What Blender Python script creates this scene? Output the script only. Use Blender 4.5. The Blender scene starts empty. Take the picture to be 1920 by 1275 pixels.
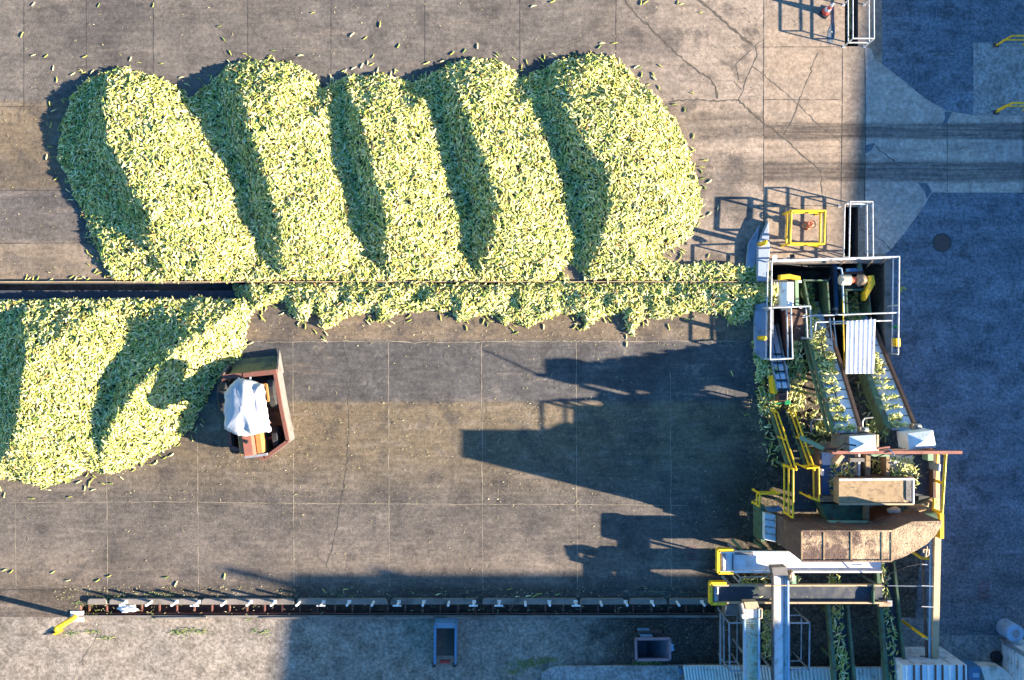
import bpy, math, random
import numpy as np
from mathutils import Vector, Matrix, geometry, noise

random.seed(7)
RNG = np.random.default_rng(11)
R = math.radians
SC = bpy.context.scene
COL = SC.collection

# ------------------------------------------------------------------ camera, sky, sun, exposure
H = 30.0                       # drone height over the yard
S = 50.0                       # photo pixels per metre on the ground
cam_d = bpy.data.cameras.new('camera')
cam_d.sensor_fit = 'HORIZONTAL'; cam_d.sensor_width = 36.0
cam_d.lens = 36.0 * H / 38.4
cam_d.clip_start = 0.5; cam_d.clip_end = 1500
cam = bpy.data.objects.new('camera', cam_d); COL.objects.link(cam)
cam.location = (0, 0, H); cam.rotation_euler = (0, 0, 0)
SC.camera = cam

SUN_E = R(18.5); SUN_AZ = R(14.0)          # shadows run to the left and slightly up the picture
world = bpy.data.worlds.new("World"); SC.world = world; world.use_nodes = True
wn = world.node_tree.nodes; wl = world.node_tree.links
wn.clear()
sky = wn.new('ShaderNodeTexSky'); sky.sky_type = 'NISHITA'; sky.sun_disc = False
sky.sun_elevation = SUN_E; sky.sun_rotation = R(90) + SUN_AZ
sky.air_density = 1.3; sky.dust_density = 0.4; sky.ozone_density = 2.0
bg = wn.new('ShaderNodeBackground'); bg.inputs[1].default_value = 0.072
wo = wn.new('ShaderNodeOutputWorld')
hs = wn.new('ShaderNodeHueSaturation'); hs.inputs['Saturation'].default_value = 1.5; hs.inputs['Hue'].default_value = 0.513
wl.new(sky.outputs[0], hs.inputs['Color']); wl.new(hs.outputs[0], bg.inputs[0]); wl.new(bg.outputs[0], wo.inputs[0])
sun_d = bpy.data.lights.new('sun', 'SUN'); sun_d.energy = 5.0; sun_d.angle = R(0.53)
sun_d.color = (1.0, 0.88, 0.71)
sun = bpy.data.objects.new('sun', sun_d); COL.objects.link(sun)
d = Vector((-math.cos(SUN_AZ) * math.cos(SUN_E), math.sin(SUN_AZ) * math.cos(SUN_E), -math.sin(SUN_E)))
sun.rotation_euler = d.to_track_quat('-Z', 'Y').to_euler()
sun.location = (60, -20, 40)
SC.view_settings.view_transform = 'Standard'; SC.view_settings.look = 'None'
SC.view_settings.gamma = 1.0; SC.view_settings.exposure = 2.45
SC.view_settings.use_curve_mapping = False

# ------------------------------------------------------------------ helpers
def P(px, py, z=0.0):
    k = (1 - z / H) / S
    return Vector(((px - 960) * k, -(py - 637.5) * k, z))

OFF = {}
def tag(o, label=None, cat=None, group=None, kind=None):
    if label: o['label'] = label
    if cat: o['category'] = cat
    if group: o['group'] = group
    if kind: o['kind'] = kind
    return o

def thing(name, label, cat, loc, group=None):
    o = bpy.data.objects.new(name, None); COL.objects.link(o)
    o.empty_display_size = 0.2
    o.location = loc; OFF[o] = Vector(loc)
    return tag(o, label, cat, group)

class MB:
    def __init__(self): self.v = []; self.f = []
    def add(self, vs, fs):
        b = len(self.v); self.v += [Vector(p) for p in vs]; self.f += [[b + i for i in f] for f in fs]; return self
    def prism(self, top, z0):
        """top: list of world points (may differ in z); extruded down to z0 (number or list)"""
        n = len(top)
        a = sum(top[i].x * top[(i + 1) % n].y - top[(i + 1) % n].x * top[i].y for i in range(n))
        if a < 0: top = top[::-1]; z0 = z0[::-1] if isinstance(z0, (list, tuple)) else z0
        zb = z0 if isinstance(z0, (list, tuple)) else [z0] * n
        vs = list(top) + [Vector((p.x, p.y, z)) for p, z in zip(top, zb)]
        fs = [list(range(n)), list(range(2 * n - 1, n - 1, -1))]
        for i in range(n):
            j = (i + 1) % n
            fs.append([i, i + n, j + n, j])
        return self.add(vs, fs)
    def pp(self, pts, z1, z0):
        """prism whose TOP outline is given in photo pixels at height z1"""
        return self.prism([P(x, y, z1) for x, y in pts], z0)
    def pr(self, x0, y0, x1, y1, z1, z0):
        return self.pp([(x0, y1), (x1, y1), (x1, y0), (x0, y0)], z1, z0)
    def box(self, lo, hi):
        x0, y0, z0 = lo; x1, y1, z1 = hi
        return self.prism([Vector((x0, y0, z1)), Vector((x1, y0, z1)), Vector((x1, y1, z1)), Vector((x0, y1, z1))], z0)
    def bar(self, a, b, w, h, up=None):
        a = Vector(a); b = Vector(b); dd = (b - a).normalized()
        up = Vector(up) if up else (Vector((0, 0, 1)) if abs(dd.z) < 0.95 else Vector((0, 1, 0)))
        s = dd.cross(up).normalized() * (w / 2); u = s.cross(dd).normalized() * (h / 2)
        vs = [a - s - u, a + s - u, a + s + u, a - s + u, b - s - u, b + s - u, b + s + u, b - s + u]
        return self.add(vs, [[0, 1, 2, 3][::-1], [4, 5, 6, 7], [0, 1, 5, 4], [1, 2, 6, 5], [2, 3, 7, 6], [3, 0, 4, 7]])
    def cyl(self, a, b, r0, r1=None, n=12, cap=True):
        a = Vector(a); b = Vector(b); r1 = r0 if r1 is None else r1
        dd = (b - a).normalized()
        s = dd.orthogonal().normalized(); u = dd.cross(s)
        vs = []
        for c, r in ((a, r0), (b, r1)):
            for i in range(n):
                t = 2 * math.pi * i / n
                vs.append(c + s * (r * math.cos(t)) + u * (r * math.sin(t)))
        fs = [[i, (i + 1) % n, (i + 1) % n + n, i + n] for i in range(n)]
        if cap: fs += [list(range(n))[::-1], list(range(n, 2 * n))]
        return self.add(vs, fs)
    def tube(self, path, r, n=8):
        for a, b in zip(path[:-1], path[1:]):
            self.cyl(a, b, r, n=n)
        return self
    def lathe(self, base, prof, n=16):
        base = Vector(base); vs = []; m = len(prof)
        for r, z in prof:
            for i in range(n):
                t = 2 * math.pi * i / n
                vs.append(base + Vector((r * math.cos(t), r * math.sin(t), z)))
        fs = []
        for k in range(m - 1):
            for i in range(n):
                j = (i + 1) % n
                fs.append([k * n + i, k * n + j, (k + 1) * n + j, (k + 1) * n + i])
        if prof[0][0] > 1e-4: fs.append(list(range(n))[::-1])
        if prof[-1][0] > 1e-4: fs.append([(m - 1) * n + i for i in range(n)])
        return self.add(vs, fs)
    def quad(self, *pts):
        return self.add(pts, [list(range(len(pts)))])
    def build(self, name, m, parent=None, smooth=False, bevel=0.0):
        off = OFF.get(parent, Vector((0, 0, 0))) if parent else Vector((0, 0, 0))
        me = bpy.data.meshes.new(name)
        me.from_pydata([tuple(p - off) for p in self.v], [], self.f); me.update()
        me.materials.append(m)
        o = bpy.data.objects.new(name, me); COL.objects.link(o)
        if parent: o.parent = parent
        OFF[o] = off
        if smooth:
            me.polygons.foreach_set('use_smooth', [True] * len(me.polygons))
        if bevel:
            md = o.modifiers.new('bevel', 'BEVEL'); md.width = bevel; md.segments = 2; md.limit_method = 'ANGLE'
        return o

def solo(mb, name, m, label, cat, group=None, **k):
    """a thing that is one mesh; its origin sits at its base"""
    xs = [p.x for p in mb.v]; ys = [p.y for p in mb.v]; zs = [p.z for p in mb.v]
    c = Vector(((min(xs) + max(xs)) / 2, (min(ys) + max(ys)) / 2, min(zs)))
    mb.v = [p - c for p in mb.v]
    o = mb.build(name, m, **k); o.location = c; OFF[o] = c
    return tag(o, label, cat, group)

ORD = ['first', 'second', 'third', 'fourth', 'fifth', 'sixth', 'seventh', 'eighth', 'ninth', 'tenth', 'eleventh', 'twelfth',
       'thirteenth', 'fourteenth', 'fifteenth', 'sixteenth', 'seventeenth', 'eighteenth', 'nineteenth', 'twentieth',
       'twenty-first', 'twenty-second', 'twenty-third', 'twenty-fourth', 'twenty-fifth', 'twenty-sixth', 'twenty-seventh',
       'twenty-eighth', 'twenty-ninth', 'thirtieth', 'thirty-first', 'thirty-second', 'thirty-third', 'thirty-fourth']

# ------------------------------------------------------------------ materials
class NT:
    def __init__(self, name):
        self.m = bpy.data.materials.new(name); self.m.use_nodes = True
        self.t = self.m.node_tree; self.n = self.t.nodes; self.l = self.t.links
        self.n.clear()
        self.out = self.n.new('ShaderNodeOutputMaterial')
        self.b = self.n.new('ShaderNodeBsdfPrincipled')
        self.l.new(self.b.outputs[0], self.out.inputs[0])
        self.pos = self.n.new('ShaderNodeNewGeometry').outputs['Position']
        self.sep = None
    def link(self, a, b):
        if isinstance(a, (int, float)): b.default_value = a
        elif isinstance(a, (tuple, list)): b.default_value = tuple(a) + ((1.0,) if len(a) == 3 and len(b.default_value) == 4 else ())
        else: self.l.new(a, b)
    def xyz(self):
        if not self.sep:
            self.sep = self.n.new('ShaderNodeSeparateXYZ'); self.l.new(self.pos, self.sep.inputs[0])
        return self.sep.outputs
    def math(self, op, a, b=0.0, clamp=False):
        nd = self.n.new('ShaderNodeMath'); nd.operation = op; nd.use_clamp = clamp
        self.link(a, nd.inputs[0]); self.link(b, nd.inputs[1]); return nd.outputs[0]
    def noise(self, scale, detail=4, rough=0.55, vec=None, stretch=None, dist=0.0):
        v = vec or self.pos
        if stretch:
            mp = self.n.new('ShaderNodeVectorMath'); mp.operation = 'MULTIPLY'
            self.l.new(v, mp.inputs[0]); mp.inputs[1].default_value = stretch; v = mp.outputs[0]
        nd = self.n.new('ShaderNodeTexNoise'); nd.inputs['Scale'].default_value = scale
        nd.inputs['Detail'].default_value = detail; nd.inputs['Roughness'].default_value = rough
        nd.inputs['Distortion'].default_value = dist
        self.l.new(v, nd.inputs['Vector']); return nd.outputs['Fac']
    def step(self, a, lo, hi, t0=0.0, t1=1.0):
        nd = self.n.new('ShaderNodeMapRange'); nd.interpolation_type = 'SMOOTHSTEP'
        self.link(a, nd.inputs[0]); self.link(lo, nd.inputs[1]); self.link(hi, nd.inputs[2])
        nd.inputs[3].default_value = t0; nd.inputs[4].default_value = t1; return nd.outputs[0]
    def mix(self, f, a, b, mode='MIX'):
        nd = self.n.new('ShaderNodeMix'); nd.data_type = 'RGBA'; nd.blend_type = mode
        self.link(f, nd.inputs[0]); self.link(a, nd.inputs[6]); self.link(b, nd.inputs[7]); return nd.outputs[2]
    def ramp(self, f, stops, interp='LINEAR'):
        nd = self.n.new('ShaderNodeValToRGB'); nd.color_ramp.interpolation = interp
        e = nd.color_ramp.elements
        while len(e) < len(stops): e.new(0.5)
        for q, (p, c) in zip(e, stops): q.position = p; q.color = tuple(c) + (1.0,)
        self.link(f, nd.inputs[0]); return nd.outputs[0]
    def mottle(self, c, scale, lo, hi, detail=8, rough=.78, stretch=None, a=.40, b=.60):
        n = self.noise(scale, detail, rough, stretch=stretch)
        g = self.ramp(n, [(a, (lo, lo, lo)), (b, (hi, hi, hi))])
        return self.mix(1.0, c, g, 'MULTIPLY')
    def bump(self, h, strength=0.3, dist=0.02):
        nd = self.n.new('ShaderNodeBump'); nd.inputs['Strength'].default_value = strength; nd.inputs['Distance'].default_value = dist
        self.link(h, nd.inputs['Height']); self.l.new(nd.outputs[0], self.b.inputs['Normal'])
    def done(self, col, rough=0.7, metal=0.0, spec=0.3, tint=None):
        if tint: col = self.mix(1.0, col, tint, 'MULTIPLY')
        self.link(col, self.b.inputs['Base Color']); self.link(rough, self.b.inputs['Roughness'])
        self.link(metal, self.b.inputs['Metallic'])
        self.b.inputs['Specular IOR Level'].default_value = spec
        return self.m

def worn(name, base, dirt, amt=0.4, scale=2.5, rough=0.6, metal=0.0, bump=0.15, fine=0.25):
    t = NT(name)
    n1 = t.noise(scale, 6, 0.65); n2 = t.noise(scale * 9, 4, 0.6)
    f = t.step(n1, 0.62 - amt * 0.35, 0.78 - amt * 0.15)
    c = t.mix(f, base, dirt)
    c = t.mix(t.math('MULTIPLY', t.step(n2, 0.35, 0.75), fine), c, tuple(0.55 * x for x in base))
    t.bump(n2, bump, 0.01)
    return t.done(c, t.step(n1, 0.3, 0.7, rough - 0.12, rough + 0.15), metal)

M = dict(
    white=worn('white_paint', (.72, .72, .70), (.42, .36, .28), .42, 3.5, .5, 0, .2, .3),
    rail=worn('galvanised_rail', (.52, .53, .54), (.26, .22, .18), .45, 7.0, .5, 0, .2, .4),
    galv=worn('grey_galvanised', (.30, .32, .34), (.16, .14, .12), .45, 4.0, .5, .3),
    yellow=worn('yellow_paint', (.84, .50, .015), (.36, .24, .06), .42, 7.0, .6, 0, .2, .4),
    green=worn('green_machine_paint', (.085, .15, .085), (.085, .065, .045), .55, 4.0, .6, 0, .2, .45),
    lgreen=worn('pale_green_paint', (.21, .33, .20), (.20, .17, .10), .35, 3.0, .55),
    rust=worn('dark_rust', (.105, .06, .045), (.20, .12, .07), .4, 3.0, .8),
    redrust=worn('red_rust_paint', (.175, .07, .05), (.11, .06, .045), .45, 5.0, .7),
    beam=worn('primer_beam', (.28, .105, .07), (.17, .075, .055), .4, 3.0, .65),
    dark=worn('dark_steel', (.045, .047, .05), (.08, .07, .055), .4, 4.0, .6),
    plate=worn('grey_plate', (.15, .14, .13), (.10, .075, .06), .5, 3.0, .6),
    belt=worn('pale_blue_belt', (.70, .74, .80), (.50, .52, .52), .35, 4.0, .45),
    wbelt=worn('white_belt', (.72, .71, .69), (.55, .50, .43), .4, 3.0, .5),
    blackbelt=worn('dark_belt', (.045, .05, .06), (.09, .085, .08), .4, 3.0, .5),
    bluebelt=worn('blue_belt', (.10, .20, .36), (.20, .24, .28), .3, 3.0, .45),
    dust=worn('dry_dust', (.36, .25, .14), (.20, .135, .08), .5, 5.0, .95, 0, .8, .7),
    conc=worn('cast_concrete', (.20, .17, .145), (.10, .085, .07), .45, 2.0, .9, 0, .4),
    bluec=worn('blue_grey_concrete', (.24, .29, .36), (.17, .17, .18), .4, 3.0, .8, 0, .3),  # light blue-grey base colour of the guide blocks
    bluesteel=worn('blue_steel', (.07, .19, .33), (.13, .15, .16), .35, 5.0, .5),
    purple=worn('faded_red_bin_paint', (.21, .15, .17), (.12, .11, .12), .4, 4.0, .6),
    orange=worn('orange_tractor_paint', (.40, .19, .06), (.24, .11, .05), .3, 6.0, .5),
    tarp=worn('silver_tarpaulin', (.40, .405, .42), (.29, .28, .27), .3, 2.0, .55, 0, .2, .12),
    rubber=worn('tyre_rubber', (.025, .025, .026), (.06, .05, .04), .4, 6.0, .85),
    black=worn('black_plastic', (.02, .02, .022), (.04, .04, .04), .3, 6.0, .5),
    roof=worn('pale_roof_sheet', (.74, .69, .60), (.36, .31, .24), .35, 2.5, .5),
    wroof=worn('white_roof_sheet', (.78, .77, .76), (.52, .45, .40), .25, 2.0, .5),
    tan=worn('tan_painted_beam', (.46, .33, .19), (.28, .22, .16), .45, 4.0, .6),
    pipe=worn('blue_grey_pipe', (.30, .42, .55), (.24, .27, .30), .4, 3.0, .45),
    blade=worn('corn_stained_sunlit_steel', (.17, .16, .065), (.07, .065, .05), .5, 3.0, .6),  # khaki corn residue, lightened to imitate sun on the blade
    motor=worn('motor_cast_iron', (.34, .22, .13), (.50, .40, .28), .4, 9.0, .6),
    motorbody=worn('beige_motor', (.52, .47, .36), (.32, .26, .18), .35, 6.0, .5),
    coupling=worn('red_coupling', (.72, .14, .06), (.40, .12, .06), .3, 9.0, .5),
    hydrant=worn('red_valve', (.50, .15, .08), (.20, .09, .06), .45, 12.0, .5),
    conered=worn('cone_orange', (.72, .10, .07), (.35, .09, .07), .3, 9.0, .5),
    conewhite=worn('cone_white', (.75, .70, .74), (.5, .42, .45), .3, 9.0, .5),
    greenplastic=worn('green_plastic', (.02, .28, .10), (.03, .15, .07), .3, 9.0, .45),
    plasticbag=worn('clear_white_bag', (.72, .72, .72), (.55, .53, .50), .3, 9.0, .35, 0, .6),
    litterm=worn('mixed_litter', (.22, .14, .08), (.48, .36, .18), .6, 14.0, .95, 0, .9, .6),
    redpaint=worn('red_label', (.40, .04, .03), (.25, .06, .05), .3, 9.0, .6),
)

def slat_mat():
    t = NT('worn_slats')
    x = t.xyz()
    w = t.math('SINE', t.math('MULTIPLY', x[1], 2 * math.pi / 0.075))
    n = t.noise(5, 5); n3 = t.noise(1.3, 3)
    c = t.mix(t.step(n, .45, .7), (.74, .66, .46), (.55, .33, .13))
    c = t.mix(t.math('MULTIPLY', t.step(w, .2, .9), .35), c, (.25, .20, .14))
    c = t.mix(t.math('MULTIPLY', t.step(n3, .5, .7), .4), c, (.55, .56, .52))
    t.bump(w, .5, .02)
    return t.done(c, .6)
M['slat'] = slat_mat()

def hood_mat():
    t = NT('dusty_rust_panel')
    n = t.noise(1.6, 6, .65); nf = t.noise(16, 5, .65); x = t.xyz()
    zone = t.math('ADD', n, t.math('MULTIPLY', t.step(x[0], 10.0, 13.6), .30))
    f = t.step(zone, .50, .66)
    c = t.mix(f, (.12, .076, .058), (.42, .29, .175))
    c = t.mottle(c, 3.0, .7, 1.25); x2 = t.noise(1.1, 5, .6, stretch=(.5, 3, 1)); c = t.mix(t.math('MULTIPLY', t.step(x2, .52, .66), .6), c, (.085, .055, .042))
    c = t.mix(t.math('MULTIPLY', t.step(nf, .52, .72), .65), c, (.20, .125, .07))
    t.bump(nf, .9, .05)
    return t.done(c, .92)
M['hoodtop'] = hood_mat()

# ---- the ground materials
def Y(py): return -(py - 637.5) / S
def X(px): return (px - 960) / S

def yard_mat():
    t = NT('yard_slab'); x = t.xyz()
    big = t.noise(.28, 5, .6); mid = t.noise(1.1, 6, .62); fine = t.noise(6, 6, .72); grit = t.noise(19, 4, .75)
    sw = t.noise(1.2, 5, .6, stretch=(.28, 2.2, 1))
    yy = t.math('ADD', x[1], t.math('MULTIPLY', t.math('SUBTRACT', mid, .5), .12))
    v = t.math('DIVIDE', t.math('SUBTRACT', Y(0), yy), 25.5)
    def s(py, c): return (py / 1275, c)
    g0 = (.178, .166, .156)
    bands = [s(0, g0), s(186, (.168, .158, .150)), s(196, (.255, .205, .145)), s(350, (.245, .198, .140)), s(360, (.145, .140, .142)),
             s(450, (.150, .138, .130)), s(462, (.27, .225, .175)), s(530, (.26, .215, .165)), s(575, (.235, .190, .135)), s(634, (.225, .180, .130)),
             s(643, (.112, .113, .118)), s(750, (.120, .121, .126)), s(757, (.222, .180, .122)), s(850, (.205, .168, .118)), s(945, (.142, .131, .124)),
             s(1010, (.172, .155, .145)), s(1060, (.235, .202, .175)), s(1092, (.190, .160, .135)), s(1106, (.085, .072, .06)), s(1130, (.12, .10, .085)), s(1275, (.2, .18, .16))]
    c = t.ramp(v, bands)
    # the upper yard turns to pale worn concrete towards the apron
    pale = t.math('MULTIPLY', t.step(t.math('ADD', x[0], t.math('MULTIPLY', t.math('SUBTRACT', big, .5), 8.0)), X(1000), X(1400)), t.step(x[1], Y(540), Y(440)))
    c = t.mix(t.math('MULTIPLY', pale, .9), c, (.43, .36, .30))
    # tyre tracks worn into the concrete
    def band(y0, y1, soft, xa, xb):
        yb = t.math('ADD', x[1], t.math('MULTIPLY', t.math('SUBTRACT', sw, .5), .30))
        f = t.math('MULTIPLY', t.step(yb, Y(y1) - soft, Y(y1) + soft), t.step(yb, Y(y0) + soft, Y(y0) - soft))
        return t.math('MULTIPLY', f, t.step(x[0], X(xa), X(xb)))
    tr = t.math('MULTIPLY', t.math('MAXIMUM', band(212, 262, .2, 1230, 1330), band(295, 345, .25, 1270, 1350)), t.step(sw, .30, .62, .35, .95))
    c = t.mix(t.math('MULTIPLY', tr, .75), c, (.09, .078, .07))
    # blotches, scuffs, long smears
    c = t.mix(t.math('MULTIPLY', t.step(big, .50, .64), .55), c, (.078, .077, .084))
    c = t.mix(t.math('MULTIPLY', t.step(mid, .52, .64), .52), c, (.078, .075, .078))
    c = t.mix(t.math('MULTIPLY', t.step(mid, .45, .30), .50), c, (.29, .26, .23))
    c = t.mix(t.math('MULTIPLY', t.step(sw, .53, .72), .5), c, (.30, .26, .23))
    diag = t.noise(.9, 4, .6, stretch=(1.1, 1.1, 1), dist=1.2)
    c = t.mix(t.math('MULTIPLY', t.step(diag, .56, .72), .35), c, (.065, .064, .072))
    # black mud tracked out beside the conveyors
    px = t.math('ADD', x[0], t.math('MULTIPLY', t.math('SUBTRACT', big, .5), 4.0))
    mud = t.math('MULTIPLY', t.step(px, X(1295), X(1400)), t.step(t.math('ADD', x[1], t.math('MULTIPLY', t.math('SUBTRACT', mid, .5), 1.2)), Y(840), Y(930)))
    mud = t.math('MULTIPLY', mud, t.step(x[0], X(1200), X(1300)))
    c = t.mix(t.math('MULTIPLY', mud, .9), c, (.075, .058, .042))
    # dry crumbs and chaff ground into the slab
    chaff = t.math('MULTIPLY', t.step(grit, .55, .66), t.math('ADD', t.math('MULTIPLY', t.step(v, 745 / 1275, 762 / 1275), .42), .30))
    c = t.mix(chaff, c, (.36, .30, .19))
    c = t.mix(t.math('MULTIPLY', t.step(grit, .45, .34), .6), c, (.05, .046, .046))
    c = t.mix(t.math('MULTIPLY', t.step(fine, .52, .72), .5), c, (.06, .055, .055))
    c = t.mix(t.math('MULTIPLY', t.step(fine, .42, .28), .3), c, (.30, .27, .24))
    c = t.mottle(c, 1.4, .90, 1.10); c = t.mottle(c, 6.5, .80, 1.20, 5, .75); c = t.mottle(c, .22, .86, 1.12, 5, .6)
    c = t.mottle(c, 2.6, .89, 1.09, 4, .6, (.35, 2.4, 1))
    t.bump(t.math('ADD', fine, t.math('MULTIPLY', grit, .5)), .55, .02)
    return t.done(c, t.step(mid, .3, .7, .75, .95), 0, .25, (.66, .60, .54))

def apron_mat(name='apron_concrete', tint=(.66, .60, .54)):
    t = NT(name); x = t.xyz()
    big = t.noise(.45, 5, .6); mid = t.noise(1.6, 6, .6); fine = t.noise(12, 5, .7)
    sw = t.noise(1.1, 6, .65, stretch=(.18, 2.6, 1))
    c = t.mix(t.step(big, .35, .65), (.44, .355, .275), (.36, .305, .255))
    c = t.mix(t.math('MULTIPLY', t.step(mid, .52, .72), .45), c, (.25, .20, .165))
    c = t.mix(t.math('MULTIPLY', t.step(mid, .42, .28), .4), c, (.50, .43, .36))
    def band(y0, y1, soft):
        yb = t.math('ADD', x[1], t.math('MULTIPLY', t.math('SUBTRACT', sw, .5), .35))
        return t.math('MULTIPLY', t.step(yb, Y(y1) - soft, Y(y1) + soft), t.step(yb, Y(y0) + soft, Y(y0) - soft))
    tr = t.math('MULTIPLY', t.math('MAXIMUM', band(230, 262, .09), band(302, 340, .10)), t.step(t.noise(3.2, 6, .75, stretch=(.12, 3.0, 1)), .34, .60, .45, 1.0))
    c = t.mix(t.math('MULTIPLY', tr, .86), c, (.075, .064, .06))
    c = t.mix(t.math('MULTIPLY', t.math('MULTIPLY', t.step(sw, .5, .66), t.math('MULTIPLY', t.step(x[1], Y(380), Y(330)), t.step(x[1], Y(205), Y(235)))), .45), c, (.17, .14, .12))
    c = t.mix(t.math('MULTIPLY', t.step(fine, .5, .72), .4), c, (.22, .185, .16))
    c = t.mottle(c, 2.2, .82, 1.14); c = t.mottle(c, 7.0, .80, 1.16, 4, .7)
    t.bump(fine, .5, .015)
    return t.done(c, .88, 0, .25, tint)

def asphalt_mat():
    t = NT('asphalt'); x = t.xyz()
    big = t.noise(.35, 6, .65, dist=.6); mid = t.noise(1.5, 7, .68); grit = t.noise(20, 3, .8); g2 = t.noise(7, 5, .75)
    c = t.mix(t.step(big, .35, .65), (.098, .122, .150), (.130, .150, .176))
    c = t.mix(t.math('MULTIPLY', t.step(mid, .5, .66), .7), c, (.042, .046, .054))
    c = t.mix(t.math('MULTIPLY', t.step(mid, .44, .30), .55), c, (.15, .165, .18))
    # worn down to a greyer, browner skin in the lower part of the road
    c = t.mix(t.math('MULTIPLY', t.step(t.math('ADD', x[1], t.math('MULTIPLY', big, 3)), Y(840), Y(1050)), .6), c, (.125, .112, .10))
    c = t.mix(t.math('MULTIPLY', t.step(grit, .55, .64), .55), c, (.22, .245, .27))
    c = t.mix(t.math('MULTIPLY', t.step(g2, .53, .68), .45), c, (.035, .034, .034))
    c = t.mottle(c, .7, .80, 1.2); c = t.mottle(c, 9.0, .68, 1.34, 4, .75); c = t.mottle(c, .9, .82, 1.15, 5, .7, (.5, 2.2, 1))
    t.bump(grit, .8, .012)
    return t.done(c, .85, 0, .3)

def gravel_mat():
    t = NT('gritty_concrete'); x = t.xyz()
    big = t.noise(.4, 5, .6); mid = t.noise(1.5, 7, .68); grit = t.noise(19, 4, .8); fine = t.noise(7, 6, .75)
    diag = t.noise(1.0, 5, .6, stretch=(.6, .6, 1), dist=.8)
    c = t.mix(t.step(big, .35, .65), (.34, .29, .235), (.285, .25, .215))
    c = t.mix(t.math('MULTIPLY', t.step(mid, .5, .66), .6), c, (.15, .13, .11))
    c = t.mix(t.math('MULTIPLY', t.step(mid, .42, .3), .5), c, (.42, .38, .33))
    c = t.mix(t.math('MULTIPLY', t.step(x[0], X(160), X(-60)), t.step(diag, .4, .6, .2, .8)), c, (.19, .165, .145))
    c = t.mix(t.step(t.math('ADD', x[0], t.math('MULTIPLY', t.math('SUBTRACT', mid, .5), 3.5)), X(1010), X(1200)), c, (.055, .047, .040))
    c = t.mix(t.math('MULTIPLY', t.step(grit, .54, .66), .55), c, (.42, .39, .35))
    c = t.mix(t.math('MULTIPLY', t.step(fine, .53, .68), .5), c, (.13, .115, .10))
    c = t.mottle(c, 1.6, .66, 1.22); c = t.mottle(c, 8.0, .68, 1.28, 4, .75)
    t.bump(grit, .8, .015)
    return t.done(c, .92, 0, .2, (.80, .76, .72))

def mud_mat():
    t = NT('trodden_mud')
    mid = t.noise(1.4, 6, .65); fine = t.noise(9, 6, .7)
    c = t.mix(t.step(mid, .35, .7), (.060, .050, .038), (.105, .083, .058))
    c = t.mix(t.math('MULTIPLY', t.step(fine, .56, .70), .5), c, (.20, .155, .09))
    c = t.mottle(c, 3.0, .6, 1.5); c = t.mottle(c, 9.0, .65, 1.4, 4, .75)
    t.bump(fine, 1.0, .05)
    return t.done(c, .95, 0, .2)

def pad_mat(name, a, b):
    t = NT(name)
    mid = t.noise(1.1, 6, .6); fine = t.noise(14, 5, .7)
    c = t.mix(t.step(mid, .35, .68), a, b)
    c = t.mix(t.math('MULTIPLY', t.step(fine, .5, .72), .45), c, tuple(.6 * q for q in b))
    c = t.mottle(c, 2.0, .76, 1.18); c = t.mottle(c, 8.0, .74, 1.22, 4, .75)
    t.bump(fine, .5, .012)
    return t.done(c, .9, 0, .25)

G = dict(yard=yard_mat(), apron=apron_mat(), slab=apron_mat('shade_lifted_concrete', (1.0, 1.0, 1.04)), asphalt=asphalt_mat(), gravel=gravel_mat(), mud=mud_mat(),  # slab: apron concrete with a lighter tint that brightens its shaded part
         pad=pad_mat('pad_concrete', (.20, .185, .17), (.27, .245, .22)), ramp=pad_mat('ramp_concrete', (.30, .28, .26), (.24, .225, .21)),
         pitwall=pad_mat('pit_concrete', (.17, .15, .125), (.09, .08, .065)))

def simple(name, c, rough=.9):
    t = NT(name); n = t.noise(6, 5, .65)
    return t.done(t.mix(t.step(n, .3, .7), c, tuple(.55 * q for q in c)), rough)
M['jointdark'] = simple('dark_joint', (.055, .048, .042)); M['jointsand'] = simple('sandy_joint', (.36, .29, .20))
M['crack'] = simple('crack_fill', (.10, .082, .062)); M['tarseal'] = simple('blue_grey_patch', (.12, .15, .18), .7)
M['spray'] = simple('red_marking_paint', (.19, .075, .085)); M['yspray'] = simple('yellow_marking_paint', (.62, .48, .03))
M['iron'] = worn('cast_iron_cover', (.13, .075, .06), (.07, .05, .045), .4, 9, .7)

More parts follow.
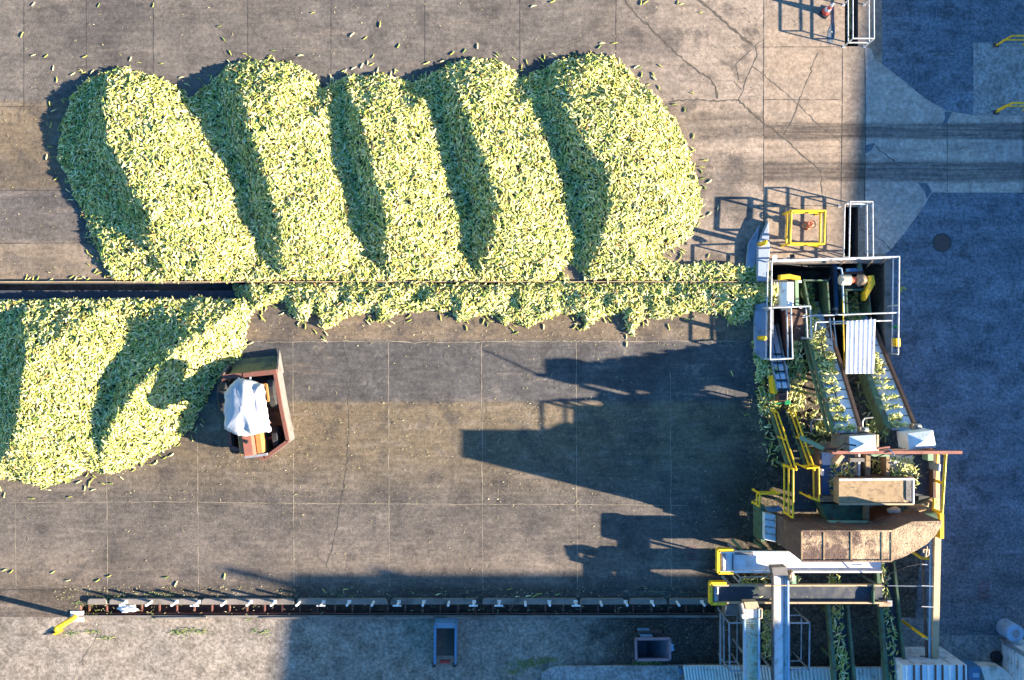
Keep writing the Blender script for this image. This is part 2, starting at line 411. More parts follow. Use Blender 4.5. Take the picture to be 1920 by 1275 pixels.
# ------------------------------------------------------------------ ground: one sheet, cut into its surfaces, with the pits left open
holes = {
    'trench_pit': [(-2600, 530), (1444, 530), (1444, 560), (-2600, 560)],
    'drain': [(150, 1134), (1345, 1134), (1345, 1153), (150, 1153)],
    'pit': [(1445, 494), (1660, 494), (1660, 676), (1445, 676)],
    'slot': [(1582, 388), (1609, 388), (1609, 494), (1582, 494)],
    'slot_top': [(1584, -700), (1609, -700), (1609, 87), (1584, 87)],
}
zones = [
    ('yard', [(-16000, -16000), (18000, -16000), (18000, 17000), (-16000, 17000)]),
    ('asphalt', [(1600, -15000), (17000, -15000), (17000, 16000), (1640, 16000), (1640, 1160), (1655, 700), (1655, 470)]),
    ('gravel', [(-15000, 1157), (1346, 1157), (1346, 15000), (-15000, 15000)]),
    ('mud', [(1432, 676), (1662, 676), (1690, 745), (1712, 860), (1730, 1000), (1716, 1158), (1690, 1300), (1346, 1300), (1346, 1130), (1385, 1020), (1405, 930), (1440, 860), (1432, 760)]),
    ('apron', [(1432, -14000), (1640, -14000), (1640, 88), (1634, 92), (1640, 113), (1651, 118), (1690, 148), (1735, 185), (1775, 208), (1825, 216), (14000, 216),
               (14000, 361), (1747, 361), (1734, 384), (1700, 432), (1672, 466), (1660, 476), (1660, 494), (1609, 494), (1445, 494), (1432, 494)]),
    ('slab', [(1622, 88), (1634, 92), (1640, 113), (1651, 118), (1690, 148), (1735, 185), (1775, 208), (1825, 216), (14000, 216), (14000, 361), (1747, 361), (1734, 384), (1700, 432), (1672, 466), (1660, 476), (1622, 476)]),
    ('ramp', [(1825, 80), (4000, 80), (4000, 215), (1825, 215)]),
    ('pad', [(1690, 1158), (1742, 1158), (1742, 1191), (6000, 1197), (6000, 3000), (1690, 3000)]),
]
def cut_ground():
    vs, fs, ids = [], [], []
    for nm, poly in zones + list(holes.items()):
        pts = [P(x, y).to_2d() for x, y in poly]
        a = sum(pts[i].x * pts[(i + 1) % len(pts)].y - pts[(i + 1) % len(pts)].x * pts[i].y for i in range(len(pts)))
        if a < 0: pts.reverse()
        fs.append(list(range(len(vs), len(vs) + len(pts)))); vs += pts; ids.append(nm)
    ov, oe, of, _, _, fo = geometry.delaunay_2d_cdt(vs, [], fs, 1, 1e-5, True)
    groups = {}
    for tri, src in zip(of, fo):
        nm = ids[max(src)]
        if nm in holes: continue
        groups.setdefault(nm, []).append(tri)
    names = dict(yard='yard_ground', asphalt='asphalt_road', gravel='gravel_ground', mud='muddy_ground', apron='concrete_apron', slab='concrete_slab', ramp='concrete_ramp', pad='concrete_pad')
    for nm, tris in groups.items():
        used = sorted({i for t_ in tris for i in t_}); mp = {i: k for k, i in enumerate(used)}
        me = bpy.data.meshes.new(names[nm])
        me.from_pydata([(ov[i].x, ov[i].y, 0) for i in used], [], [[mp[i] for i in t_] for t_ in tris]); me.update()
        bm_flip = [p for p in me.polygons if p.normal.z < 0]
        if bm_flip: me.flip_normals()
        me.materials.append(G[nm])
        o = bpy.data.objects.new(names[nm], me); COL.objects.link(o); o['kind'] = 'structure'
cut_ground()

def pit_shell(name, poly, depth, m):
    mb = MB(); top = [P(x, y, 0) for x, y in poly]; n = len(top)
    bot = [Vector((p.x, p.y, -depth)) for p in top]
    mb.add(top + bot, [[i, (i + 1) % n, (i + 1) % n + n, i + n] for i in range(n)] + [list(range(n, 2 * n))])
    o = mb.build(name, m); o['kind'] = 'structure'; return o
M['trenchwall'] = pad_mat('trench_concrete', (.10, .095, .09), (.065, .06, .058))
pit_shell('conveyor_trench', holes['trench_pit'], .75, M['trenchwall'])
pit_shell('drain_trench', holes['drain'], .40, M['rust'])
pit_shell('machine_pit', holes['pit'], 3.2, G['pitwall'])
pit_shell('conveyor_slot', holes['slot'], 1.3, M['dark'])
pit_shell('conveyor_slot', holes['slot_top'], 1.0, M['dark'])

# joints and cracks as thin strips lying on the slab
def strip(mb, pts, w, jit=0.0, z=.004, seg=.25):
    world_ = [P(x, y, 0) for x, y in pts]
    path = []
    for a, b in zip(world_[:-1], world_[1:]):
        k = max(1, int((b - a).length / seg))
        for i in range(k): path.append(a.lerp(b, i / k))
    path.append(world_[-1])
    L, Rr = [], []
    for i, p in enumerate(path):
        q = (path[min(i + 1, len(path) - 1)] - path[max(i - 1, 0)]).normalized(); nrm = Vector((-q.y, q.x, 0))
        j = random.gauss(0, jit) if jit else 0
        ww = w * (random.uniform(.35, 1.4) if jit else random.uniform(.75, 1.15)) / 2
        L.append(p + nrm * (j + ww) + Vector((0, 0, z))); Rr.append(p + nrm * (j - ww) + Vector((0, 0, z)))
    n = len(path)
    mb.add(L + Rr, [[i, i + n, i + 1 + n, i + 1] for i in range(n - 1)])
mb = MB()
for x, y0, y1 in ((28, 905, 1105), (200, 880, 1112), (370, 800, 1110), (549, 640, 1095), (728, 642, 1100), (903, 642, 1105), (1080, 640, 1100), (1257, 700, 1100)):
    strip(mb, [(x, y0), (x + 1, (y0 + y1) / 2), (x + 2, y1)], .020, .009)
strip(mb, [(20, 942), (320, 941), (550, 944), (1080, 946), (1290, 948)], .016, .008)
strip(mb, [(470, 641), (700, 640), (830, 642), (1000, 640), (1400, 640)], .02, .014, .0045)
mb.build('slab_joints', M['jointsand'])['kind'] = 'structure'
mb = MB()
for x, y1 in ((45, 210), (162, 145), (288, 140), (465, 112), (621, 150), (797, 130), (975, 130), (1155, 110)):
    strip(mb, [(x, -30), (x, y1)], .018, .003)
for pts in ([(-30, 200), (130, 200)], [(-30, 357), (150, 357)], [(-30, 457), (175, 455)], [(0, 1105), (120, 1106)], [(1432, -20), (1432, 480)],
            [(1580, 88), (1579, 250), (1577, 386)], [(1622, 90), (1623, 250), (1621, 380)], [(1432, 88), (1580, 88)], [(1432, 187), (1577, 187)],
            [(1432, 383), (1577, 387)], [(1776, 230), (1776, 360)], [(1819, 345), (1819, 361)], [(1918, 216), (1918, 361)]):
    strip(mb, pts, .022, .004, .0045)
mb.build('slab_joints', M['jointdark'])['kind'] = 'structure'
mb = MB()
for pts, w in (([(1165, -10), (1195, 30), (1230, 62), (1262, 95), (1297, 124), (1335, 150), (1343, 168), (1345, 185)], .07),
               ([(1300, -10), (1345, 28), (1390, 68), (1412, 84)], .10), ([(1417, 86), (1418, 106), (1400, 150), (1385, 187)], .03),
               ([(1385, 187), (1345, 190), (1300, 187), (1255, 191)], .05), ([(1385, 187), (1425, 226), (1470, 258), (1500, 288), (1540, 320)], .06),
               ([(1540, 320), (1542, 380)], .025), ([(1410, 123), (1480, 180), (1530, 230), (1578, 266)], .025),
               ([(1532, 98), (1518, 140), (1498, 190), (1485, 225), (1470, 254)], .025), ([(1385, 150), (1380, 120), (1430, 75)], .015),
               ([(1345, 152), (1375, 152), (1392, 168)], .018), ([(655, 765), (652, 860), (642, 930), (632, 985), (622, 1030), (612, 1062)], .03),
               ([(415, 90), (432, 118), (438, 140)], .02), ([(640, 640), (660, 700), (652, 760)], .018), ([(1635, 268), (1660, 290), (1690, 312)], .03),
               ([(1614, 430), (1640, 440), (1672, 468)], .025), ([(1740, 700), (1790, 690), (1850, 695)], .014), ([(1830, 545), (1850, 535), (1880, 530)], .014),
               ([(150, 1240), (180, 1200), (185, 1170)], .014), ([(960, 82), (1000, 95), (1060, 88), (1090, 76)], .02), ([(960, 640), (1010, 655), (1100, 648)], .018), ([(1760, 560), (1782, 545), (1800, 548), (1812, 530)], .016), ([(1690, 900), (1740, 890), (1790, 905), (1850, 895), (1930, 902)], .016),
               ([(1800, 1000), (1790, 1060), (1770, 1110), (1700, 1150)], .02), ([(1800, 480), (1815, 455), (1830, 470)], .014), ([(1660, 30), (1690, 20), (1740, 24)], .016), ([(1750, 104), (1770, 102), (1790, 104)], .03), ([(1780, 1130), (1830, 1124), (1870, 1118)], .02)):
    strip(mb, pts, w, .018, .005, .12)
mb.build('slab_cracks', M['crack'])['kind'] = 'structure'
mb = MB()
for poly in ([(1771, 209), (1785, 210), (1774, 233), (1766, 232), (1772, 222)], [(1721, 343), (1738, 343), (1747, 358), (1738, 372), (1733, 358)],
             [(1623, 272), (1640, 268), (1634, 282), (1622, 288)], [(1552, 60), (1560, 40), (1556, 18), (1562, 15), (1566, 60), (1562, 80), (1552, 80)]):
    mb.add([P(x, y, .005 * H / H) + Vector((0, 0, .0)) for x, y in poly], [list(range(len(poly)))[::-1]])
for v_ in mb.v: v_.z = .006
mb.build('tar_patches', M['tarseal'])['kind'] = 'structure'
mb = MB()
for cx, cy in ((1845, 1110), (1295, 1040)):
    for k in range(5):
        y = cy - 14 + k * 6 + random.uniform(-1, 1)
        strip(mb, [(cx - 10 + random.uniform(-2, 2), y), (cx, y + random.uniform(-1.5, 1.5)), (cx + 11, y)], .045, .012, .006, .06)
mb.build('sprayed_markings', M['spray'])['kind'] = 'structure'
mb = MB()
strip(mb, [(1686, 545), (1691, 540), (1698, 538)], .12, .03, .006, .05); strip(mb, [(1697, 510), (1700, 509)], .08, .01, .006, .05)
mb.build('yellow_markings', M['yspray'])['kind'] = 'structure'

# ------------------------------------------------------------------ factory blocks beyond the frame whose roofs shade the yard
HB = 11.0; kx = math.cos(SUN_AZ) / math.tan(SUN_E); ky = math.sin(SUN_AZ) / math.tan(SUN_E)
def roofpt(px, py):               # roof corner whose shadow falls on this photo pixel of the ground
    g = P(px, py); return Vector((g.x + kx * HB, g.y - ky * HB, HB))
a0 = roofpt(538, 1074); a0b = roofpt(515, 1290); a1 = roofpt(1545, 1074)
top = roofpt(1622, -60); top2 = roofpt(1580, 420); top3 = roofpt(1555, 900)
fp = [a0, a1, top3, top2, top, Vector((top.x + 2, 75, HB)), Vector((115, 75, HB)), Vector((115, -75, HB)), Vector((a0b.x - 5, -75, HB)), a0b]
fb = thing('factory_building', 'pale flat roofed factory block standing beyond the right edge of the yard', 'building', (80, -40, 0))
MB().prism([Vector((p.x, p.y, HB - .4)) for p in fp], 0.0).build('wall', M['roof'], fb)
rf = MB().prism([Vector((p.x, p.y, HB)) for p in fp], HB - .4).build('roof', M['conc'], fb)
for sx, sy, hh in ((520, 1050, .9), (806, 1052, .9)):
    g = roofpt(sx + 40, sy + 30); g.y -= .5; g.x += .4
    MB().cyl(g, g + Vector((0, 0, hh * .7)), .14).cyl(g + Vector((0, 0, hh * .7)), g + Vector((-.5, .1, hh)), .14, .16).build('vent', M['galv'], rf)

# ------------------------------------------------------------------ sweet corn: heaps as a height field, covered with husked ears
def wxy(pts): return np.array([[P(x, y).x, P(x, y).y] for x, y in pts])
def inside(poly, x, y):
    r = np.zeros(x.shape, bool); n = len(poly)
    for i in range(n):
        x0, y0 = poly[i]; x1, y1 = poly[(i + 1) % n]
        if y0 == y1: continue
        c = ((y0 > y) != (y1 > y)) & (x < (x1 - x0) * (y - y0) / (y1 - y0) + x0)
        r ^= c
    return r
def segdist(p, q, x, y):
    dx, dy = q[0] - p[0], q[1] - p[1]; L = dx * dx + dy * dy + 1e-9
    t = np.clip(((x - p[0]) * dx + (y - p[1]) * dy) / L, 0, 1)
    return np.hypot(x - p[0] - t * dx, y - p[1] - t * dy), t, dx * (y - p[1]) - dy * (x - p[0])
def polydist(poly, x, y):
    dd = np.full(x.shape, 1e9)
    for i in range(len(poly)):
        dd = np.minimum(dd, segdist(poly[i], poly[(i + 1) % len(poly)], x, y)[0])
    return dd
UPPER = [(112, 300), (112, 262), (120, 225), (136, 182), (160, 155), (192, 139), (228, 131), (285, 144), (320, 158), (346, 178), (360, 186), (382, 165), (430, 126), (480, 116),
         (545, 122), (588, 142), (600, 170), (614, 162), (655, 145), (712, 142), (748, 152), (772, 158), (800, 146), (838, 122), (885, 114), (940, 120), (966, 138),
         (975, 152), (1010, 136), (1046, 116), (1110, 104), (1150, 110), (1195, 155), (1232, 186), (1262, 226), (1288, 285), (1306, 340), (1314, 395),
         (1300, 435), (1272, 462), (1232, 480), (1270, 498), (1350, 494), (1440, 505), (1440, 528), (215, 528), (192, 490), (176, 452), (158, 410), (136, 350)]
LOWER = [(-150, 566), (330, 562), (440, 560), (470, 560), (472, 590), (464, 608), (461, 640), (453, 668), (428, 690), (412, 706), (392, 745), (368, 782), (358, 808), (318, 838), (245, 878), (200, 892), (165, 880), (135, 900), (80, 912), (30, 898), (-150, 900)]
STRIP = [(462, 534), (700, 532), (1442, 532), (1442, 566), (1418, 578), (1402, 598), (1372, 612), (1352, 590), (1300, 584), (1258, 596), (1225, 598), (1205, 588), (1194, 612), (1181, 634), (1171, 612),
         (1168, 590), (1130, 590), (1108, 606), (1094, 616), (1085, 594), (1050, 590), (1015, 600), (985, 616), (960, 604), (945, 612), (925, 592), (900, 590), (858, 604), (846, 586),
         (800, 582), (742, 590), (722, 606), (708, 604), (700, 584), (662, 592), (640, 602), (618, 618), (602, 622), (594, 596), (588, 582), (575, 604), (560, 602), (545, 585), (535, 567), (505, 575), (470, 588)]
RIDGES = [  # (crest as photo pixels with its height), left profile, right slope
    [(214, 142, .3), (198, 195, .70), (205, 262, .92), (242, 335, 1.05), (284, 405, 1.14), (312, 462, .98), (330, 520, .4)],
    [(432, 130, .4), (458, 190, .9), (478, 262, 1.05), (505, 340, 1.05), (525, 415, 1.0), (545, 480, .7), (556, 524, .3)],
    [(662, 152, .4), (678, 215, .9), (694, 290, 1.0), (712, 360, 1.0), (738, 435, .95), (752, 490, .6), (760, 524, .25)],
    [(842, 128, .4), (868, 200, .95), (905, 290, 1.05), (925, 355, 1.05), (930, 425, .95), (922, 482, .6), (915, 524, .3)],
    [(1068, 116, .4), (1052, 190, .95), (1092, 262, 1.1), (1144, 330, 1.15), (1142, 400, 1.05), (1125, 468, .65), (1112, 520, .3)],
    [(75, 572, .55), (60, 640, 1.0), (48, 720, 1.1), (34, 800, .95), (14, 880, .5)],
    [(416, 572, .55), (376, 626, .95), (320, 690, 1.1), (260, 738, 1.18), (229, 788, 1.1), (209, 840, .9), (194, 880, .45)],
]
GX0, GX1, GY0, GY1, GS = -22.5, 9.9, -6.2, 11.2, .06
gx = np.arange(GX0, GX1, GS); gy = np.arange(GY0, GY1, GS)
XX, YY = np.meshgrid(gx, gy)
def vnoise(scale, seed):
    r = np.random.default_rng(seed); n = 96
    g = r.random((n, n)); u = (XX / scale) % n; v = (YY / scale) % n
    i = u.astype(int); j = v.astype(int); fu = u - i; fv = v - j
    fu = fu * fu * (3 - 2 * fu); fv = fv * fv * (3 - 2 * fv); i1 = (i + 1) % n; j1 = (j + 1) % n
    return (g[j, i] * (1 - fu) + g[j, i1] * fu) * (1 - fv) + (g[j1, i] * (1 - fu) + g[j1, i1] * fu) * fv - .5
def ridge_height(rid):
    dmin = np.full(XX.shape, 1e9); hc = np.zeros(XX.shape); sd = np.zeros(XX.shape)
    ps = [(P(x, y, z).x, P(x, y, z).y, z) for x, y, z in rid]
    for a, b in zip(ps[:-1], ps[1:]):
        dd, t, s = segdist(a, b, XX, YY)
        m = dd < dmin; dmin = np.where(m, dd, dmin); hc = np.where(m, a[2] + t * (b[2] - a[2]), hc); sd = np.where(m, s, sd)
    # crest lines run down the picture (-y): the shaded flank (photo left) has s < 0
    left = np.where(dmin < 1.0, .70 * dmin, .70 + .31 * (dmin - 1.0))
    right = .11 * dmin + .045 * dmin ** 2
    return hc * 1.15 - np.where(sd < 0, left, right)
HF = np.full(XX.shape, -1.0)
n1, n2, n3 = vnoise(.9, 1), vnoise(.38, 2), vnoise(2.2, 3)
inU, inL, inS = [inside(wxy(q), XX + .10 * n2, YY + .10 * n1) for q in (UPPER, LOWER, STRIP)]
up = np.max([ridge_height(r) for r in RIDGES[:5]], axis=0); lo = np.max([ridge_height(r) for r in RIDGES[5:]], axis=0)
up = np.maximum(up, .07); lo = np.maximum(lo, .10)
rough_ = .10 * n1 + .07 * n2 + .12 * n3
dU = polydist(wxy(UPPER), XX, YY); dL = polydist(wxy(LOWER), XX, YY); dS = polydist(wxy(STRIP), XX, YY)
HF = np.where(inU, np.minimum(up + rough_, .04 + .58 * dU + .10 * n2), HF)
HF = np.where(inL, np.maximum(HF, np.minimum(lo + rough_, .04 + .62 * dL + .10 * n2)), HF)
HF = np.where(inS, np.maximum(HF, np.minimum(.26 + .22 * n1 + .22 * n2 + .12 * n3, .04 + .8 * dS)), HF)
MASK = HF > 0
HF = np.where(MASK, np.maximum(HF, .03), HF)
fillH = np.where(MASK, HF, 0.0)
for _ in range(2):
    fillH[1:-1, 1:-1] = (fillH[1:-1, 1:-1] * 2 + fillH[:-2, 1:-1] + fillH[2:, 1:-1] + fillH[1:-1, :-2] + fillH[1:-1, 2:]) / 6
DHY, DHX = np.gradient(fillH, GS)

EAR_POS, EAR_DIR, EAR_NRM, EAR_LEN = [], [], [], []
def put_ears(pos, direc, nrm, ln):
    EAR_POS.append(np.atleast_2d(pos)); EAR_DIR.append(np.atleast_2d(direc)); EAR_NRM.append(np.atleast_2d(nrm)); EAR_LEN.append(np.atleast_1d(ln))
def rand_ears(pos, nrm, tilt=.27, az=None, azs=None):
    n = len(pos)
    a = RNG.uniform(0, 2 * np.pi, n) if az is None else RNG.normal(az, azs, n) + np.pi * RNG.integers(0, 2, n)
    dd = np.stack([np.cos(a), np.sin(a), RNG.normal(0, tilt, n)], 1)
    nrm = nrm / np.linalg.norm(nrm, axis=1, keepdims=True)
    tang = dd - nrm * np.sum(dd[:, :2] * nrm[:, :2], axis=1, keepdims=True)
    tang /= np.linalg.norm(tang, axis=1, keepdims=True)
    put_ears(pos, tang, nrm, RNG.normal(.185, .03, n).clip(.11, .26))
cells = np.argwhere(MASK); N = int(len(cells) * GS * GS * 320)
pick = cells[RNG.integers(0, len(cells), N)]
fj = pick[:, 0] + RNG.random(N); fi = pick[:, 1] + RNG.random(N)
ex = GX0 + fi * GS; ey = GY0 + fj * GS
ez = fillH[pick[:, 0], pick[:, 1]] + RNG.uniform(-.02, .085, N)
nr = np.stack([-DHX[pick[:, 0], pick[:, 1]], -DHY[pick[:, 0], pick[:, 1]], np.ones(N)], 1)
vis = (ex > -20.3)
rand_ears(np.stack([ex, ey, np.maximum(ez, .03)], 1)[vis], nr[vis])

def ears_on(quad, n, z=.04, jit=.05, tilt=.25, az=None, azs=.4):
    """ears scattered over a quad of four world points (bilinear)"""
    a, b, c, d_ = [np.array(q) for q in quad]; n = int(n * 1.5); u = RNG.random((n, 1)); v = RNG.random((n, 1))
    p = a * (1 - u) * (1 - v) + b * u * (1 - v) + c * u * v + d_ * (1 - u) * v
    nn = np.cross(b - a, d_ - a); nn = nn / np.linalg.norm(nn)
    if nn[2] < 0: nn = -nn
    p = p + nn * (z + RNG.random((n, 1)) * jit)
    rand_ears(p, np.repeat(nn[None], n, 0), tilt, az, azs)

# spill at the open end of the filled trench
ears_on([P(440, 534, -.5), P(478, 534, .15), P(478, 560, .15), P(446, 560, -.5)], 120)

# ---- the ear itself (6 rings, 6 sides, pointed husk)
RT = np.array([0, .14, .5, .83, 1.0]); RR = np.array([.5, .92, 1.0, .58, .10]); NS = 6
def ear_arrays(pos, direc, nrm, ln, seed):
    r = np.random.default_rng(seed); n = len(pos)
    nrm = nrm - direc * np.sum(nrm * direc, 1, keepdims=True); nrm /= np.linalg.norm(nrm, axis=1, keepdims=True) + 1e-9
    side = np.cross(nrm, direc)
    rad = ln * r.uniform(.11, .155, n)
    th = np.arange(NS) * 2 * np.pi / NS
    bend = r.normal(0, .06, n)
    t = RT[None, :, None, None] - .5
    c = pos[:, None, None, :] + direc[:, None, None, :] * (ln[:, None, None, None] * t) + side[:, None, None, :] * (bend[:, None, None, None] * ln[:, None, None, None] * (t * t) * 4)
    rr = (rad[:, None] * RR[None, :])[:, :, None, None] * r.uniform(.88, 1.12, (n, len(RT), NS, 1))
    off = np.cos(th)[None, None, :, None] * side[:, None, None, :] + np.sin(th)[None, None, :, None] * nrm[:, None, None, :] * .9
    v = (c + rr * off).reshape(n, -1, 3)
    # two loose husk blades at the tip
    tip = pos + direc * (ln * .38)[:, None]
    bl = []
    for sgn in (-1, 1):
        q = direc * (ln * r.uniform(.15, .30, n))[:, None] + side * (sgn * ln * r.uniform(.06, .2, n))[:, None] + nrm * (ln * r.uniform(-.05, .16, n))[:, None]
        w = side * (ln * .05)[:, None]
        bl += [tip - w, tip + w, tip + q * .6 + w * .8, tip + q]
    v = np.concatenate([v, np.stack(bl, 1)], 1)
    nv = v.shape[1]; F = []
    for k in range(len(RT) - 1):
        for i in range(NS):
            F.append([k * NS + i, (k + 1) * NS + i, (k + 1) * NS + (i + 1) % NS, k * NS + (i + 1) % NS])
    b0 = len(RT) * NS
    F += [[b0, b0 + 1, b0 + 2, b0 + 3], [b0 + 4, b0 + 5, b0 + 6, b0 + 7]]
    F = np.array(F)
    faces = (F[None] + (np.arange(n) * nv)[:, None, None]).reshape(-1, 4)
    # husk colours: green, pale green, straw, and the odd dull brown leaf
    pal = np.array([[.38, .405, .085], [.58, .56, .165], [.75, .70, .335], [.165, .23, .04], [.58, .46, .085], [.27, .18, .05]])
    k = r.choice(6, n, p=[.25, .27, .28, .12, .06, .02])
    col = pal[k] * r.uniform(.80, 1.14, (n, 1)) * r.uniform(.92, 1.08, (n, 3))
    tt = np.concatenate([np.repeat(RT, NS), [.85, .85, 1, 1] * 2])
    shade = np.ones((n, nv, 1)) * r.uniform(.72, 1.15, (n, nv, 1))
    C = col[:, None, :] * shade
    straw = np.array([.50, .41, .17])
    f = (np.clip((tt - .75) / .25, 0, 1) * .55)[None, :, None] * r.random((n, 1, 1))
    C = C * (1 - f) + straw * f
    butt = (tt < .05)[None, :, None] * r.choice([0, .7], (n, 1, 1))
    C = C * (1 - butt) + np.array([.60, .56, .36]) * butt
    return v.reshape(-1, 3), faces, C.reshape(-1, 3)
def np_mesh(name, v, f, c, m, smooth=True):
    me = bpy.data.meshes.new(name); nf, k = f.shape
    me.vertices.add(len(v)); me.vertices.foreach_set('co', v.astype(np.float32).ravel())
    me.loops.add(nf * k); me.loops.foreach_set('vertex_index', f.astype(np.int32).ravel())
    me.polygons.add(nf); me.polygons.foreach_set('loop_start', np.arange(0, nf * k, k, dtype=np.int32))
    me.polygons.foreach_set('use_smooth', np.full(nf, smooth))
    if c is not None:
        at = me.color_attributes.new('husk', 'FLOAT_COLOR', 'POINT')
        at.data.foreach_set('color', np.concatenate([c, np.ones((len(c), 1))], 1).astype(np.float32).ravel())
    me.update(calc_edges=True); me.materials.append(m)
    return me
def husk_mat():
    t = NT('corn_husk')
    at = t.n.new('ShaderNodeVertexColor'); at.layer_name = 'husk'
    t.b.inputs['Subsurface Weight'].default_value = 0.0
    return t.done(at.outputs['Color'], .55, 0, .35)
M['husk'] = husk_mat()

def finish_corn():
    """all the ears too many to count, with the packed body of the heaps under them: one object"""
    pos = np.concatenate(EAR_POS); dr = np.concatenate(EAR_DIR); nm = np.concatenate(EAR_NRM); ln = np.concatenate(EAR_LEN)
    v, f, c = ear_arrays(pos, dr, nm, ln, 5)
    idx = -np.ones(MASK.shape, int); mk = MASK.copy(); mk[1:] |= MASK[:-1]; mk[:, 1:] |= MASK[:, :-1]; mk[1:, 1:] |= MASK[:-1, :-1]
    st = 2
    ii = np.argwhere(mk); idx[mk] = np.arange(len(ii))
    bv = np.stack([GX0 + ii[:, 1] * GS, GY0 + ii[:, 0] * GS, np.maximum(fillH[mk] - .03, -.005)], 1)
    cc = np.argwhere(MASK[:-1, :-1]); q = np.stack([idx[cc[:, 0], cc[:, 1]], idx[cc[:, 0], cc[:, 1] + 1], idx[cc[:, 0] + 1, cc[:, 1] + 1], idx[cc[:, 0] + 1, cc[:, 1]]], 1)
    q = q[(q >= 0).all(1)] + len(v)
    bc = np.repeat(np.array([[.05, .06, .02]]), len(bv), 0) * RNG.uniform(.6, 1.2, (len(bv), 1))  # dark body colour paints in the shade of the gaps between ears
    # torn leaves and broken husk lying on the heaps
    NL = 4200; pk = cells[RNG.integers(0, len(cells), NL)]; lx = GX0 + (pk[:, 1] + RNG.random(NL)) * GS; ly = GY0 + (pk[:, 0] + RNG.random(NL)) * GS
    lz = fillH[pk[:, 0], pk[:, 1]] + RNG.uniform(.05, .13, NL); a_ = RNG.uniform(0, 6.283, NL); LL = RNG.uniform(.08, .26, NL); ww = RNG.uniform(.012, .03, NL)
    dx, dy = np.cos(a_), np.sin(a_); up0, up1 = RNG.normal(0, .03, NL), RNG.normal(0, .03, NL)
    lv = np.stack([np.stack([lx + dx * LL * f + s_ * -dy * ww * k, ly + dy * LL * f + s_ * dx * ww * k, lz + up0 * f + up1 * s_], 1) for f, s_, k in ((-.5, -1, .4), (-.5, 1, .4), (.0, 1, 1.), (.0, -1, 1.), (.5, 1, .3), (.5, -1, .3))], 1)
    lf = np.array([[0, 1, 2, 3], [3, 2, 4, 5]])[None] + (np.arange(NL) * 6)[:, None, None] + len(v) + len(bv)
    lp = np.array([[.30, .36, .09], [.46, .37, .14], [.24, .15, .06], [.66, .58, .28], [.16, .22, .05]])[RNG.integers(0, 5, NL)]
    v_all = np.concatenate([v, bv, lv.reshape(-1, 3)]); f_all = np.concatenate([f, q, lf.reshape(-1, 4)]); c_all = np.concatenate([c, bc, np.repeat(lp, 6, 0)])
    me = np_mesh('corn_ears', v_all, f_all, c_all, M['husk'])
    o = bpy.data.objects.new('corn_ears', me); COL.objects.link(o)
    tag(o, 'heaps and belt loads of freshly picked green corn ears in their husks', 'corn', kind='stuff')

# ---- loose ears one can count: each its own object
EARS = []
for k in range(8):
    v, f, c = ear_arrays(np.array([[0, 0, .035]]), np.array([[1., 0, 0]]), np.array([[0, 0, 1.]]), np.array([.215]), 100 + k)
    EARS.append(bpy.data.objects.new('corn_ear', np_mesh('corn_ear', v, f, c, M['husk'])))
used_proto = [False] * 8
def loose_ears(spots, label, group):
    """spots: list of (px, py, angle or None); label has %s for the ordinal from the left"""
    spots = sorted(spots)
    for k, (x, y, a) in enumerate(spots):
        j = random.randrange(8)
        o = EARS[j] if not used_proto[j] else EARS[j].copy(); used_proto[j] = True
        COL.objects.link(o); o.location = P(x, y, 0) + Vector((0, 0, .003)); o.rotation_euler = (random.uniform(-.4, .4), random.uniform(-.05, .05), random.uniform(0, 6.28) if a is None else R(a))
        s = random.uniform(.82, 1.12); o.scale = (s, s * .8, s * .75)
        tag(o, label % ORD[k], 'corn ear', group)
UPn = wxy(UPPER); LOn = wxy(LOWER); STn = wxy(STRIP); ZONEP = {n_: wxy(q) for n_, q in list(zones) + list(holes.items())}
def free(x, y):
    w = P(x, y); a, b = np.array([w.x]), np.array([w.y])
    if any(inside(q, a, b)[0] for q in (UPn, LOn, STn)): return False
    return not any(inside(ZONEP[h], a, b)[0] for h in holes) and not any(polydist(ZONEP[h], a, b)[0] < .22 for h in holes)
def fringe(edge, n, near=2, far=34, p=1.8):
    """photo points just outside a heap's outline"""
    out = []; L = [math.dist(a, b) for a, b in zip(edge[:-1], edge[1:])]; tries = 0
    while len(out) < n and tries < 4000:
        tries += 1
        i = random.choices(range(len(L)), L)[0]; t = random.random(); a, b = edge[i], edge[i + 1]
        nx, ny = (b[1] - a[1]), -(b[0] - a[0]); q = math.hypot(nx, ny) or 1
        dd = near + far * random.random() ** p
        x = a[0] + t * (b[0] - a[0]) + nx / q * dd; y = a[1] + t * (b[1] - a[1]) + ny / q * dd
        if free(x, y): out.append((x, y, None))
    return out
FR = 'loose corn ears scattered round the heaps'
ui = lambda a, b: [UPPER[i % len(UPPER)] for i in range(a, b + 1)]
loose_ears([(63, 104, 20), (100, 128, 80), (107, 150, 85), (87, 105, 40), (160, 107, 25), (158, 136, 15), (173, 135, 50), (137, 139, 30), (42, 65, 60), (63, 8, 50), (304, 120, 0), (341, 145, 5), (186, 10, 60), (288, 10, 80)],
           '%s loose ear from the left on open paving above the leftmost upper heap', FR)
loose_ears(fringe(ui(0, 4) + [], 12) , '%s loose ear from the left at the upper left shoulder of the leftmost heap', FR)
loose_ears(fringe(ui(4, 10), 18, far=22), '%s loose ear from the left on the top edge of the leftmost upper heap', FR)
loose_ears(fringe(ui(10, 15), 20, far=24), '%s loose ear from the left on the top edge of the second upper heap', FR)
loose_ears(fringe(ui(16, 21), 16, far=24) + [(690, 118, 80), (700, 106, 60), (708, 132, 70)], '%s loose ear from the left on the top edge of the third upper heap', FR)
loose_ears(fringe(ui(21, 27), 18, far=22) + [(895, 87, 85), (830, 115, 20)], '%s loose ear from the left on the top edge of the fourth upper heap', FR)
